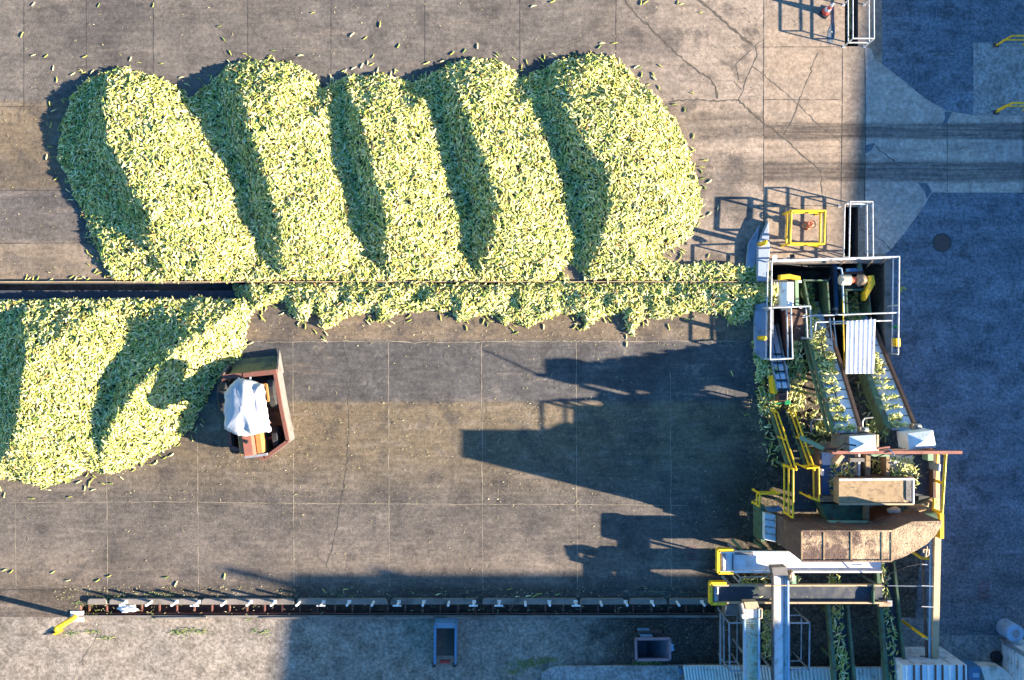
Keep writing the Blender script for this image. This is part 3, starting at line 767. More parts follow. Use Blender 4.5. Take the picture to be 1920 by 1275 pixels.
loose_ears([(713, 46, 80), (748, 86, 60), (660, 65, 40), (412, 50, 10), (513, 95, 0), (420, 75, -50), (432, 100, -60), (685, 72, 40), (587, 24, 10)],
           '%s loose ear from the left on open paving above the second and third heaps', FR)
loose_ears(fringe(ui(28, 32), 16, far=26) + [(1038, 101, -20), (987, 117, -70), (978, 125, 80), (1152, 82, 10)], '%s loose ear from the left on the top edge of the rightmost upper heap', FR)
loose_ears(fringe(ui(32, 39), 22, far=26) + [(1200, 128, 12), (1238, 124, -35), (1225, 141, -60), (1203, 140, 80), (1298, 175, -25), (1284, 206, 85), (1316, 314, -15), (1315, 322, -60), (1346, 390, 80)],
           '%s loose ear from the left outside the curved right edge of the rightmost heap', FR)
loose_ears(fringe(ui(39, 42), 14, far=26), '%s loose ear from the left in the gap below the rightmost upper heap', FR)
loose_ears([(1271, 5, 75), (1202, 5, 80), (1210, 4, 30), (1278, 8, 15), (1314, 24, 0), (1036, 3, 20), (1000, 11, 15)], '%s loose ear from the left at the picture top on the cracked slab', FR)
loose_ears(fringe(ui(46, 51)[::1], 20, far=24), '%s loose ear from the left on the shaded left side of the leftmost heap', FR)
loose_ears([(50, 520, 70), (56, 522, 40), (62, 524, 80), (68, 525, 20), (72, 522, 60), (95, 525, 30), (100, 526, -20), (135, 519, 30), (142, 523, 60), (150, 522, 10), (158, 520, -30), (165, 524, 40), (180, 508, 50), (186, 512, 20), (198, 516, 70)],
           '%s loose ear from the left on the pale strip above the empty trench', FR)
si = STRIP[7:]
loose_ears(fringe(STRIP[4:15][::1], 18, far=16), '%s loose ear from the left below the shaded right end of the trench', FR)
loose_ears(fringe(STRIP[15:30], 22, far=18), '%s loose ear from the left below the right half of the filled trench', FR)
loose_ears(fringe(STRIP[29:47], 22, far=18) + [(560, 608, 85), (573, 612, 85), (1175, 645, 85)], '%s loose ear from the left below the left half of the filled trench', FR)
li = LOWER
loose_ears(fringe(LOWER[6:13], 14, far=14), '%s loose ear from the left between the lower heap and the tractor', FR)
loose_ears(fringe(LOWER[12:16], 14, far=14) + [(292, 868, 30), (310, 858, 30), (321, 832, 30), (336, 834, 40)], '%s loose ear from the left below the rounded end of the lower heap', FR)
loose_ears(fringe(LOWER[15:21], 26, far=34, p=1.1), '%s loose ear from the left on the bottom edge of the lower heap', FR)
loose_ears([(10, 1068, 20), (22, 1072, 40), (128, 1088, 10), (100, 1072, 30), (205, 1080, 20), (312, 1082, 10), (421, 1080, 80), (184, 1088, 30), (330, 1094, 60)],
           '%s loose ear from the left on sunlit slab above the drain trench', FR)
loose_ears([(608, 1107, -50), (648, 1104, 5), (786, 1121, 8), (822, 1114, 20), (955, 1104, 15), (970, 1118, 0), (990, 1117, 10), (1003, 1116, 40), (1012, 1113, 10), (1045, 1114, 20), (1400, 778, 5), (1372, 700, -70)],
           '%s loose ear from the left in the shade above the drain trench kerb', FR)

# ---- dry husk scraps
def litter(regions, name, label, palette, lmin, lmax, w):
    vs, fs, cs = [], [], []; b = 0
    for (x0, y0, x1, y1, n, *zr) in regions:
        zr = zr[0] if zr else 0.0
        for _ in range(n):
            p = P(random.uniform(x0, x1), random.uniform(y0, y1), zr); L = random.uniform(lmin, lmax) * random.choice((.5, .7, 1)); a = random.uniform(0, 6.28)
            dd = Vector((math.cos(a), math.sin(a), 0)); s = Vector((-dd.y, dd.x, 0)) * w * random.uniform(.4, 1.2); bend = s.normalized() * random.uniform(-.3, .3) * L
            z0 = .008
            a_, m_, e_ = p, p + dd * L * .5 + bend + Vector((0, 0, random.uniform(.005, .04))), p + dd * L + Vector((0, 0, random.uniform(0, .02)))
            pts = [a_ - s * .4, a_ + s * .4, m_ + s, m_ - s, e_ + s * .3, e_ - s * .3]
            vs += [(q.x, q.y, q.z + z0) for q in pts]; fs += [[b, b + 1, b + 2, b + 3], [b + 3, b + 2, b + 4, b + 5]]; b += 6
            c = random.choice(palette); k = random.uniform(.7, 1.15); cs += [[c[0] * k, c[1] * k, c[2] * k]] * 6
    me = np_mesh(name, np.array(vs), np.array(fs), np.array(cs), M['husk'], False)
    o = bpy.data.objects.new(name, me); COL.objects.link(o); tag(o, label, 'husk litter', kind='stuff')
STRAW = [(.38, .30, .15), (.32, .25, .12), (.46, .39, .22), (.27, .28, .11), (.20, .15, .075)]
litter([(0, 0, 1430, 110, 150), (1150, 100, 1430, 480, 60), (0, 130, 110, 520, 120), (470, 600, 1420, 650, 240), (550, 640, 1400, 755, 60), (540, 755, 1200, 860, 200), (200, 860, 1200, 950, 130), (20, 905, 1250, 1100, 130),
        (900, 700, 1420, 960, 160), (100, 1098, 560, 1126, 260), (560, 1100, 1320, 1126, 260), (1240, 930, 1430, 1120, 120), (150, 1134, 1340, 1150, 150), (0, 1160, 1000, 1275, 60), (1000, 1170, 1340, 1240, 60),
        (1432, 680, 1640, 860, 420), (1400, 640, 1440, 900, 160), (1700, 600, 1800, 900, 24), (1350, 1040, 1740, 1190, 240), (1440, 0, 1580, 85, 14), (380, 800, 560, 900, 50), (1541, 853, 1610, 934, 40, 2.21), (1668, 853, 1750, 930, 30, 2.22), (1575, 900, 1710, 944, 26, 3.03), (1505, 997, 1760, 1030, 40, 3.91),
        (1488, 876, 1530, 958, 24, 1.955), (1375, 1037, 1640, 1069, 18, 1.31), (1345, 1099, 1640, 1127, 16, 1.25), (1450, 1080, 1476, 1270, 14, 1.67), (1400, 1160, 1420, 1270, 12, 1.76), (1472, 582, 1506, 670, 26, -.11), (1640, 1020, 1800, 1150, 60)],
       'husk_litter', 'torn dry husk scraps strewn over the yard slabs', STRAW, .05, .16, .011)

# ------------------------------------------------------------------ generic builders
def railing(name, label, cat, tops, ztop, zbase, m, heights=(1.0, .5), r=.024, post_step=1.3, group=None, closed=False):
    """tops: photo pixels of the top rail (which stands at ztop)"""
    pts = [P(x, y, ztop) for x, y in tops]
    if closed: pts = pts + [pts[0]]
    t = thing(name, label, cat, (pts[0].x, pts[0].y, zbase), group)
    hh = ztop - zbase
    for i, f in enumerate(heights):
        MB().tube([Vector((p.x, p.y, zbase + hh * f)) for p in pts], r).build('top_rail' if i == 0 else 'mid_rail', m, t, smooth=False)
    done = set()
    for a, b in zip(pts[:-1], pts[1:]):
        n = max(1, round((b - a).length / post_step))
        for i in range(n + 1):
            q = a.lerp(b, i / n); key = (round(q.x, 2), round(q.y, 2))
            if key in done: continue
            done.add(key)
            pb = MB().cyl((q.x, q.y, zbase), (q.x, q.y, ztop), r * 1.05, n=8)
            pb.box((q.x - .05, q.y - .05, zbase), (q.x + .05, q.y + .05, zbase + .012))
            pb.build('post', m, t)
    return t

def bollard(px, py, h, r, label, m=None, group=None):
    b = P(px, py)
    return solo(MB().lathe(b, [(r, 0), (r, h - .06), (r * .8, h - .015), (0.0, h)], 16), 'bollard', m or M['yellow'], label, 'bollard', group, smooth=True)

def tube_thing(name, label, cat, path, r, m, group=None):
    return solo(MB().tube([Vector(p) for p in path], r), name, m, label, cat, group)

# ------------------------------------------------------------------ trench edges, kerbs, posts
mb = MB(); mb.box((-60, Y(529.2), -.05), (X(1436), Y(528), .13)); o = solo(mb, 'trench_edge', M['tan'], 'long thin steel edge along the upper side of the trench', 'trench edge')
mb = MB(); mb.box((-60, Y(563), -.05), (X(462), Y(560.2), .03)); o = solo(mb, 'trench_edge', M['conc'], 'concrete edge along the lower side of the empty left end of the trench', 'trench edge')
mb = MB(); mb.bar(P(-300, 553, -.25), P(462, 553, -.45), .34, .1); solo(mb, 'trench_floor_belt', M['blackbelt'], 'black conveyor belt lying in the bottom of the empty left end of the trench', 'belt')

segs = [(163, 200), (204, 373), (377, 551), (556, 727), (732, 893), (904, 1084), (1087, 1173), (1180, 1251), (1255, 1334)]
for k, (x0, x1) in enumerate(segs):
    mb = MB(); n = 6
    for q in range(n):
        pass
    mb.pp([(x0, 1133.5), (x0 + 1, 1125), (x0 + 5, 1122.5), (x1 - 6, 1122.5), (x1 - 1, 1126), (x1, 1133.5)], .13, 0)
    solo(mb, 'kerb_block', M['conc'], '%s concrete kerb block from the left above the rusty drain trench' % ORD[k], 'kerb', 'kerb blocks along the drain trench', bevel=.02)
mb = MB(); mb.box((X(150), Y(1157), -.02), (X(1345), Y(1153), .06)); solo(mb, 'trench_edge', M['conc'], 'long narrow concrete edge along the lower side of the rusty drain trench', 'trench edge')
rt = thing('drain_grid', 'rust brown cross bars and rails spanning the drain trench', 'grid', P(750, 1143, -.1))
for x in range(165, 1340, 33):
    w = P(x, 1143)
    MB().box((w.x - .025, Y(1153), -.13), (w.x + .025, Y(1134), -.08)).build('cross_bar', M['redrust'], rt)
MB().box((X(152), Y(1151.5), -.07), (X(1343), Y(1150), -.02)).build('side_rail', M['redrust'], rt)
posts = [236, 284, 331, 373, 423, 470, 515, 562, 607, 655, 701, 748, 795, 842, 889, 936, 985, 1030, 1079, 1126, 1173, 1222, 1269, 1316]
for k, x in enumerate(posts):
    b = P(x, 1128, .13); t = thing('post', '%s white stub post from the left along the drain trench' % ORD[k], 'post', b, 'white stub posts along the drain trench')
    MB().cyl(b, b + Vector((0, 0, .44)), .045, n=12).build('tube', M['white'], t)
    if k % 3 != 1:
        MB().box((b.x - .07, b.y - .06, b.z), (b.x + .07, b.y + .06, b.z + .012)).build('base_plate', M['white'], t)
    if k in (3, 8, 11, 14, 15, 18):
        MB().bar(b + Vector((-.17, -.02, .40)), b + Vector((.15, -.02, .40)), .05, .03).build('cross_plate', M['white'], t)
stops = [(290, 387), (490, 574), (630, 722), (724, 815), (835, 928)]
for k, (x0, x1) in enumerate(stops):
    mb = MB(); mb.prism([P(x0, 1162, .12), P(x1, 1161, .12), P(x1, 1156.5, .12), P(x0, 1157.5, .12)], 0)
    solo(mb, 'wheel_stop', M['conc'], '%s concrete wheel stop from the left below the drain trench' % ORD[k], 'wheel stop', 'concrete wheel stops below the drain trench', bevel=.02)
# clear bag in the trench
def blob(c, rx, ry, rz, seed, n=14, m=8, amp=.35):
    mb = MB(); vs = []; fs = []
    for i in range(m + 1):
        for j in range(n):
            th = math.pi * i / m; ph = 2 * math.pi * j / n
            dd = Vector((math.sin(th) * math.cos(ph), math.sin(th) * math.sin(ph), math.cos(th)))
            k = 1 + amp * noise.noise(dd * 2.6 + Vector((seed, 0, 0)))
            vs.append(c + Vector((dd.x * rx, dd.y * ry, dd.z * rz)) * k)
    for i in range(m):
        for j in range(n):
            fs.append([i * n + j, (i + 1) * n + j, (i + 1) * n + (j + 1) % n, i * n + (j + 1) % n])
    return mb.add(vs, fs)
solo(blob(P(241, 1141, .05), .30, .14, .12, 3.1, amp=.9), 'plastic_bag', M['plasticbag'], 'crumpled clear plastic bag caught in the drain trench between white posts', 'bag')

# bollard with sign bracket at the lower left
bt = thing('bollard', 'tall yellow bollard on a white concrete footing at the left end of the drain trench', 'bollard', P(142, 1156))
MB().lathe(P(142, 1156), [(.10, 0), (.10, 1.25), (.08, 1.33), (0, 1.36)], 16).build('tube', M['yellow'], bt, smooth=True)
fo = MB(); fo.pr(132, 1146, 156, 1166, .05, 0); fo.build('footing', M['white'], bt)
solo(MB().prism([P(98, 1190, .12), P(104, 1191, .12), P(117, 1184, .12), P(112, 1181, .12)], 0), 'yellow_block', M['yellow'], 'small yellow block on the ground below the tall yellow bollard', 'block')
solo(MB().prism([P(82, 1191, .03), P(98, 1189, .03), P(108, 1182, .03), P(97, 1183, .03)], 0), 'dark_plate', M['dark'], 'small dark metal plate on the ground beside the yellow block', 'plate')

# ------------------------------------------------------------------ bins at the bottom
bn = thing('tipping_bin', 'long blue open ended tipping bin with a dark floor and a red label', 'bin', P(834, 1206))
MB().pr(817, 1179, 853, 1228, .38, .30).build('floor', M['rust'], bn)
for x0, x1 in ((813, 817.5), (852, 856)):
    MB().prism([P(x0, 1246, .55), P(x1 - .5, 1246, .55), P(x1, 1172, .85), P(x0 + .5, 1172, .85)], .1).build('side_wall', M['bluesteel'], bn)
MB().prism([P(817.5, 1178, .85), P(852, 1178, .85), P(853, 1168, .70), P(817, 1168, .70)], .2).build('head_wall', M['bluesteel'], bn)
MB().prism([P(816, 1246, .05), P(851, 1246, .05), P(852, 1229, .33), P(817, 1229, .33)], 0).build('lip', M['plate'], bn)
MB().pr(825, 1238, 843, 1244, .22, .05).build('label_plate', M['redpaint'], bn)
for x in (813, 852):
    MB().cyl(P(x - 2, 1246, .1), P(x + 4, 1246, .1), .09).build('wheel', M['rubber'], bn)
b2 = thing('skip_bin', 'open purplish steel skip with sloping sides standing on black mud', 'bin', P(1224, 1215))
r4 = [(1192, 1198), (1256, 1197.5), (1256, 1236.5), (1193, 1237)]
bot = [(1197, 1203), (1213, 1203), (1213, 1228), (1197, 1228)]
mb = MB()
for i in range(4):
    j = (i + 1) % 4
    a, b_, c, d_ = P(*r4[i], 1.15), P(*r4[j], 1.15), P(*bot[j], .15), P(*bot[i], .15)
    mb.quad(a, b_, c, d_)
mb.quad(*[P(*q, .15) for q in bot]); mb.build('hopper', M['purple'], b2)
mb = MB(); pts = [P(*q, 1.17) for q in r4]
for a, b_ in zip(pts, pts[1:] + pts[:1]): mb.bar(a, b_, .08, .08)
mb.build('rim', M['purple'], b2)
mb = MB(); mb.pr(1191, 1184, 1244, 1187, .75, .65).pr(1191, 1184, 1194, 1198, .75, .6).pr(1241, 1184, 1244, 1198, .75, .6); mb.build('rear_step', M['dark'], b2)
MB().pr(1202, 1193, 1224, 1197, .95, .1).build('back_plate', M['bluesteel'], b2)
MB().pr(1196, 1202, 1212, 1228, .12, 0).pr(1236, 1202, 1250, 1230, .3, 0).build('base', M['dark'], b2)
solo(MB().prism([P(x, y, .012) for x, y in ((1257, 1206), (1264, 1209), (1262, 1214), (1265, 1219), (1258, 1222), (1256, 1216))], 0), 'paint_splash', M['pipe'], 'pale blue splash of spilt paint beside the purplish skip', 'splash')
mb = MB(); mb.pp([(1016, 1262), (1030, 1254), (1042, 1250), (1150, 1249), (1284, 1248), (1284, 1500), (1010, 1500)], .10, 0)
mb.build('loading_slab', G['ramp'])['kind'] = 'structure'
solo(MB().pr(1273, 1255, 1281, 1265, .30, .10), 'drain_box', M['bluesteel'], 'small dark blue box on the slab beside the pale metal roof', 'box', bevel=.02)

# weeds: tufts along the kerb and the slab edge
def tufts(spots):
    vs, fs, cs = [], [], []; b = 0
    for x, y, rad, n in spots:
        for _ in range(n):
            p = P(x, y) + Vector((random.gauss(0, rad), random.gauss(0, rad * .22), 0)); a = random.uniform(0, 6.28); L = random.uniform(.04, .13)
            o_ = Vector((math.cos(a), math.sin(a), 0)); s = Vector((-o_.y, o_.x, 0)) * .012; up_ = Vector((0, 0, L * random.uniform(.3, .9)))
            pts = [p - s, p + s, p + o_ * L + up_ + s * .4, p + o_ * L + up_ - s * .4]
            vs += [tuple(q) for q in pts]; fs.append([b, b + 1, b + 2, b + 3]); b += 4
            c = random.choice([(.10, .16, .035), (.16, .20, .05), (.22, .20, .07), (.07, .12, .03)]); cs += [list(c)] * 4
    me = np_mesh('weeds', np.array(vs), np.array(fs), np.array(cs), M['husk'], False)
    o = bpy.data.objects.new('weeds', me); COL.objects.link(o); tag(o, 'low green weeds growing in cracks and along kerbs', 'weeds', kind='stuff')
tufts([(160, 1132, .22, 40), (185, 1128, .25, 30), (205, 1121, .2, 26), (170, 1153, .3, 30), (290, 1156, .2, 24), (470, 1157, .2, 24), (355, 1184, .32, 60), (330, 1185, .2, 40), (380, 1184, .2, 40), (490, 1184, .25, 40), (200, 1196, .12, 40),
       (175, 1184, .12, 30), (140, 1186, .2, 30), (230, 1122, .3, 60), (300, 1119, .5, 60), (1215, 1243, .22, 90), (1228, 1247, .15, 60), (1200, 1245, .3, 50), (985, 1246, .3, 120), (1000, 1240, .35, 90), (965, 1258, .25, 60), (1030, 1236, .2, 50), (640, 1119, .4, 40),
       (1150, 228, .01, 1)])

# ------------------------------------------------------------------ tractor with its plough-shaped steel pusher frame
tr = thing('tractor', 'orange tractor under a silver tarpaulin canopy inside a red steel pusher frame', 'tractor', P(490, 770))
ztop = .85
def wall(parent, name, a, b, m, th=.06, z1=ztop, z0=.03):
    A = P(a[0], a[1], z1); B = P(b[0], b[1], z1); A.z = B.z = 0
    mb = MB(); mb.bar(A + Vector((0, 0, (z0 + z1) / 2)), B + Vector((0, 0, (z0 + z1) / 2)), th, z1 - z0); return mb.build(name, m, parent)
FRM = [((516, 699), (527, 764)), ((527, 764), (540, 827)), ((540, 827), (496, 860)), ((496, 860), (432, 838)), ((432, 838), (419, 708))]
for a, b in FRM: wall(tr, 'pusher_plate', a, b, M['plate'])
mb = MB()
for a, b in FRM: mb.bar(P(*a, ztop + .03), P(*b, ztop + .03), .13, .06)
mb.build('frame_rail', M['redrust'], tr)
mb = MB(); mb.bar(P(419, 707, ztop), P(519, 697, ztop), .18, .16); mb.build('cross_beam', M['redrust'], tr)
# pushing face (curved blade) and triangular side wings
bl = []
A0, A1 = P(426, 703, .8), P(517, 695, .8); nrm = Vector((-(A1 - A0).y, (A1 - A0).x, 0)).normalized()
for k, (f, z) in enumerate(((.0, .8), (.03, .55), (.14, .30), (.34, .10), (.55, .03))):
    for q in (A0, A1): bl.append(Vector((q.x, q.y, 0)) + nrm * f + Vector((0, 0, z)))
MB().add(bl, [[2 * k, 2 * k + 1, 2 * k + 3, 2 * k + 2] for k in range(4)]).build('blade', M['blade'] if 'blade' in M else M['dark'], tr)
for (f_, b_, t_) in (((523, 655), (531, 699), (518, 697)), ((436, 676), (425, 706), (425, 706))):
    a, b, c = P(*f_, .05), P(*b_, .03), P(*t_, .85)
    c = Vector((b.x, b.y, .85)); th = Vector((.03, 0, 0))
    MB().add([a - th, b - th, c - th, a + th, b + th, c + th], [[0, 2, 1], [3, 4, 5], [0, 1, 4, 3], [1, 2, 5, 4], [2, 0, 3, 5]]).build('side_wing', M['plate'], tr)
# axis of the tractor: nose points down the picture, turned with the frame
ax = (P(490, 842, 0) - P(474, 722, 0)).normalized(); sx = Vector((-ax.y, ax.x, 0))      # sx points right in the picture
T0 = P(480, 765, 0)
def L(u, v, z): return T0 + ax * u + sx * v + Vector((0, 0, z))
def lbox(u0, u1, v0, v1, z1, z0): return MB().prism([L(u0, v0, z1), L(u1, v0, z1), L(u1, v1, z1), L(u0, v1, z1)], z0)
lbox(.70, 1.62, -.24, .14, 1.30, .55).build('bonnet', M['beam'], tr, bevel=.04)
MB().cyl(L(1.1, -.05, 1.3), L(1.1, -.05, 1.42), .06).build('filler_cap', M['black'], tr)
lbox(.62, 1.60, .15, .40, 1.05, .45).build('bonnet_side', M['orange'], tr, bevel=.04)
lbox(.72, 1.58, -.46, -.25, 1.05, .45).build('bonnet_side', M['orange'], tr, bevel=.04)
lbox(1.63, 1.72, -.32, .50, 1.0, .5).build('grille_bar', M['galv'], tr)
lbox(-.9, .70, -.30, .34, .85, .40).build('chassis', M['orange'], tr)
lbox(-.35, .62, .30, .46, 1.05, .7).build('fender', M['orange'], tr, bevel=.03)
wb = MB()
for (u, v) in ((-.62, .40), (-.62, .68)): pass
bx = lbox(-.85, -.25, .48, .92, 1.30, 1.20); bxo = bx.build('rear_deck', M['orange'], tr, bevel=.02)
MB().lathe(L(-.52, .68, 1.30), [(.17, 0), (.19, .04), (.15, .10), (.05, .11)], 16).build('fuel_cap_ring', M['rubber'], bxo, smooth=True)
MB().bar(L(-.85, .48, 1.33), L(-.85, .92, 1.33), .06, .08).bar(L(-.25, .48, 1.33), L(-.25, .92, 1.33), .06, .08).bar(L(-.85, .92, 1.33), L(-.25, .92, 1.33), .06, .08).build('deck_rim', M['orange'], bxo)
def wheel(u, v, r, w, hub):
    c = L(u, v, r); prof = [(-w / 2, r * .55), (-w / 2, r * .92), (-w * .35, r), (w * .35, r), (w / 2, r * .92), (w / 2, r * .55)]; n = 22; vs = []; fs = []
    for a_, rr in prof:
        for i in range(n):
            t = 2 * math.pi * i / n; k = 1.03 if (i % 2 and rr > r * .9) else 1
            vs.append(c + sx * a_ + ax * (rr * k * math.cos(t)) + Vector((0, 0, rr * k * math.sin(t))))
    m_ = len(prof)
    for k in range(m_):
        for i in range(n): fs.append([k * n + i, k * n + (i + 1) % n, ((k + 1) % m_) * n + (i + 1) % n, ((k + 1) % m_) * n + i])
    w_ = MB().add(vs, fs).build('wheel', M['rubber'], tr)
    MB().cyl(c - sx * (w * .3), c + sx * (w * .3), r * .56, n=18).build('rim', hub, w_)
wheel(-.50, .95, .56, .30, M['orange']); wheel(-.55, -.78, .62, .34, M['orange'])
wheel(1.15, .80, .42, .22, M['redrust']); wheel(1.15, -.80, .42, .22, M['redrust'])
MB().bar(L(1.15, -.75, .42), L(1.15, .75, .42), .08, .08).build('front_axle', M['redrust'], tr)
MB().bar(L(-.95, .18, .7), L(-1.25, .2, .8), .05, .05).build('lift_arm', M['pipe'], tr)
MB().bar(L(-1.28, .0, .9), L(-1.28, .34, .9), .16, .1).build('hitch', M['redrust'], tr)
# tarpaulin: pulled over a canopy frame, sagging between its hoops
ZT = 2.15
edge = [(417, 736), (441, 709), (462, 713), (489, 722), (491, 735), (497, 775), (503, 811), (482, 814), (458, 820), (440, 817), (419, 806), (418, 768)]
cen = P(459, 766, ZT)
rows = []
for k, (f, dz) in enumerate(((1.0, -.34), (.985, -.12), (.84, .05), (.62, .13), (.38, .19), (.15, .21))):
    ring = []
    for i in range(72):
        u = i / 72 * len(edge); j = int(u); a, b = edge[j], edge[(j + 1) % len(edge)]
        e = P(*a, ZT).lerp(P(*b, ZT), u - j)
        q = cen.lerp(e, f); nz = noise.noise(Vector((q.x * 2.4, q.y * .9, k * .1))) * .14 + noise.noise(Vector((q.x * 5.5, q.y * 2.0, 3))) * .05
        fold = .06 * math.sin(q.x * 13 + q.y * 2.0) * f
        q = q + Vector((0, 0, dz + (nz + fold) * (1.1 if f < .95 else .5)))
        if f > .95: q += Vector((noise.noise(Vector((i * .9, 0, k))) * .05, noise.noise(Vector((0, i * .9, k))) * .05, noise.noise(Vector((i * .7, 2, 0))) * .10))
        ring.append(q)
    rows.append(ring)
vs = [q for r_ in rows for q in r_] + [cen + Vector((0, 0, .22))]; fs = []
for k in range(len(rows) - 1):
    for i in range(72): fs.append([k * 72 + i, k * 72 + (i + 1) % 72, (k + 1) * 72 + (i + 1) % 72, (k + 1) * 72 + i])
for i in range(72): fs.append([(len(rows) - 1) * 72 + i, (len(rows) - 1) * 72 + (i + 1) % 72, len(vs) - 1])
tp = MB().add(vs, fs).build('tarpaulin', M['tarp'], tr, smooth=True)
for (x, y) in ((430, 742), (478, 732), (484, 800), (432, 798)):
    q = P(x, y, ZT); MB().bar((q.x, q.y, .6), (q.x, q.y, ZT - .1), .05, .05).build('canopy_post', M['redrust'], tr)

# ------------------------------------------------------------------ upper right: slot railing, cone, ramp rails, valve guard
railing('slot_railing', 'white pipe railing round the corn slot at the top of the picture', 'railing', [(1599, -90), (1599, 72), (1639, 72), (1638, -90)], .82, 0, M['rail'], post_step=1.6)
ears_on([P(1586, -20, -.6), P(1608, -20, -.6), P(1608, 84, -.75), P(1586, 84, -.75)], 90, az=1.57)
cn = thing('traffic_cone', 'red and white traffic cone on a dark square base near the top edge', 'cone', P(1546, 26))
cb = P(1547, 23)
MB().prism([cb + Vector(v) for v in ((-.24, -.06, .05), (.02, -.26, .05), (.26, .02, .05), (.0, .25, .05))], 0).build('base', M['black'], cn)
MB().lathe(cb, [(.15, .05), (.115, .25)], 14).lathe(cb, [(.09, .42), (.062, .58)], 14).build('cone_body', M['conered'], cn, smooth=True)
MB().lathe(cb, [(.1155, .25), (.0895, .42)], 14).lathe(cb, [(.0625, .58), (.03, .78), (0, .79)], 14).build('white_band', M['conewhite'], cn, smooth=True)
for k, (y1, lab) in enumerate(((84, 'yellow sloping handrail on the upper side of the concrete ramp at the right edge'), (210, 'yellow sloping handrail on the lower side of the concrete ramp at the right edge'))):
    hz = thing('handrail', lab, 'handrail', P(1870, y1), 'handrails of the concrete ramp')
    g0 = P(1869, y1, .05); g1 = P(1898, y1 - 17, .9); g2 = P(2010, y1 - 17, .9)
    mb = MB(); mb.tube([g0, g1, g2], .036); mb.build('top_rail', M['yellow'], hz)
    MB().tube([Vector((g1.x - .1, g1.y, .5)), Vector((g2.x, g2.y, .5))], .028).build('mid_rail', M['yellow'], hz)
    for f in (.0, .45, .9):
        q = g1.lerp(g2, f); MB().cyl((q.x, q.y, 0), (q.x, q.y, .9), .034).build('post', M['yellow'], hz)
    MB().box((g0.x - .12, g0.y - .07, 0), (g0.x + .1, g0.y + .07, .03)).build('base_plate', M['rust'] if k == 0 else M['dark'], hz)
railing('guard_rail', 'square yellow guard rail round the red valve on the concrete deck', 'guard rail', [(1484, 395), (1547, 395), (1545, 457), (1481, 456)], .85, .02, M['yellow'], r=.042, post_step=1.5, closed=True)
hv = thing('valve', 'rusty red valve with small handwheel inside the yellow guard rail', 'valve', P(1513, 424))
vb = P(1512, 424)
MB().lathe(vb, [(.16, 0), (.16, .04), (.085, .05), (.075, .32), (.13, .34), (.13, .40), (.06, .42), (.05, .55), (0, .56)], 14).build('body', M['hydrant'], hv, smooth=True)
MB().cyl(vb + Vector((-.22, -.02, .2)), vb + Vector((.2, .03, .2)), .06).build('outlet', M['motor'], hv)
mb = MB(); pts = [vb + Vector((.13 * math.cos(t * math.pi / 6), .13 * math.sin(t * math.pi / 6), .55)) for t in range(13)]; mb.tube(pts, .018); mb.bar(pts[0], pts[6], .02, .02).bar(pts[3], pts[9], .02, .02); mb.build('handwheel', M['hydrant'], hv)
railing('slot_railing', 'white pipe railing round the dark conveyor slot above the machine pit', 'railing', [(1592, 481), (1594, 378), (1636, 378), (1637, 481)], .95, 0, M['rail'], post_step=2.2, r=.026)
# manhole
mh = thing('manhole_cover', 'round rusty manhole cover set in the blue shaded asphalt', 'manhole', P(1766, 455))
MB().lathe(P(1766, 455), [(.36, .0), (.36, .008), (.33, .009)], 40).build('frame', M['dark'], mh)
mb = MB().lathe(P(1766, 455), [(.33, .0), (.33, .006)], 40)
for i in range(-5, 6):
    for j in range(-5, 6):
        if i * i + j * j < 27:
            q = P(1766, 455) + Vector((i * .056, j * .056, 0)); mb.box((q.x - .02, q.y - .02, .006), (q.x + .02, q.y + .02, .013))
mb.build('lid', M['iron'], mh)

# concrete guide blocks and bollards at the trench mouth
solo(MB().pp([(1421, 459), (1441, 413), (1444, 470), (1443, 482), (1438, 527), (1420, 527)], .28, 0), 'guide_block', M['bluec'], 'pale blue tapering guide block above the mouth of the filled trench', 'guide block', bevel=.03)
solo(MB().pp([(1403, 455), (1425, 421), (1419, 470), (1417, 503), (1398, 503)], .10, 0), 'guide_kerb', M['bluec'], 'low blue sloping kerb beside the upper guide block at the trench mouth', 'kerb', bevel=.03)
solo(MB().pp([(1416, 572), (1440, 566), (1439, 672), (1432, 674), (1416, 662)], .28, 0), 'guide_block', M['bluec'], 'blue guide block below the mouth of the filled trench', 'guide block', bevel=.03)
bollard(1421, 460, 1.0, .085, 'yellow bollard at the upper guide block beside the trench mouth')
bollard(1419, 634, 1.0, .085, 'yellow bollard at the lower guide block below the trench mouth')

# ------------------------------------------------------------------ the machine pit
mb = MB(); mb.box((P(1657, 0).x, Y(676), -.05), (P(1668, 0).x, Y(486), .10)); solo(mb, 'pit_kerb', M['conc'], 'worn concrete kerb along the right side of the machine pit', 'kerb', bevel=.015)
mb = MB(); mb.box((X(1445), Y(494), -.05), (X(1657) - .002, Y(487), .09)); solo(mb, 'pit_kerb', M['conc'], 'concrete kerb along the upper side of the machine pit', 'kerb', bevel=.015)
railing('pit_railing', 'white pipe railing round the upper and right sides of the machine pit', 'railing', [(1446, 577), (1447, 488), (1686, 481), (1684, 664)], .92, 0, M['rail'], post_step=1.9, r=.028)
railing('bay_railing', 'white pipe railing round the narrow left bay of the pit', 'railing', [(1441, 577), (1519, 574), (1522, 634)], .95, 0, M['rail'], heights=(1.0, .55), post_step=1.6, r=.028)
railing('bay_railing', 'long bluish pipe railing at the left and lower sides of the narrow bay', 'railing', [(1445, 580), (1444, 674), (1486, 672), (1483, 578)], .93, 0, M['rail'], heights=(1.0, .5), post_step=1.9, r=.028)
railing('cross_railing', 'white pipe railing crossing the pit below the motor', 'railing', [(1524, 592), (1684, 586)], .90, 0, M['rail'], heights=(1.0,), post_step=1.4, r=.028)
t = thing('pipe_scaffold', 'thin white pipe scaffold carrying the ribbed canopy sheet', 'scaffold', P(1600, 640))
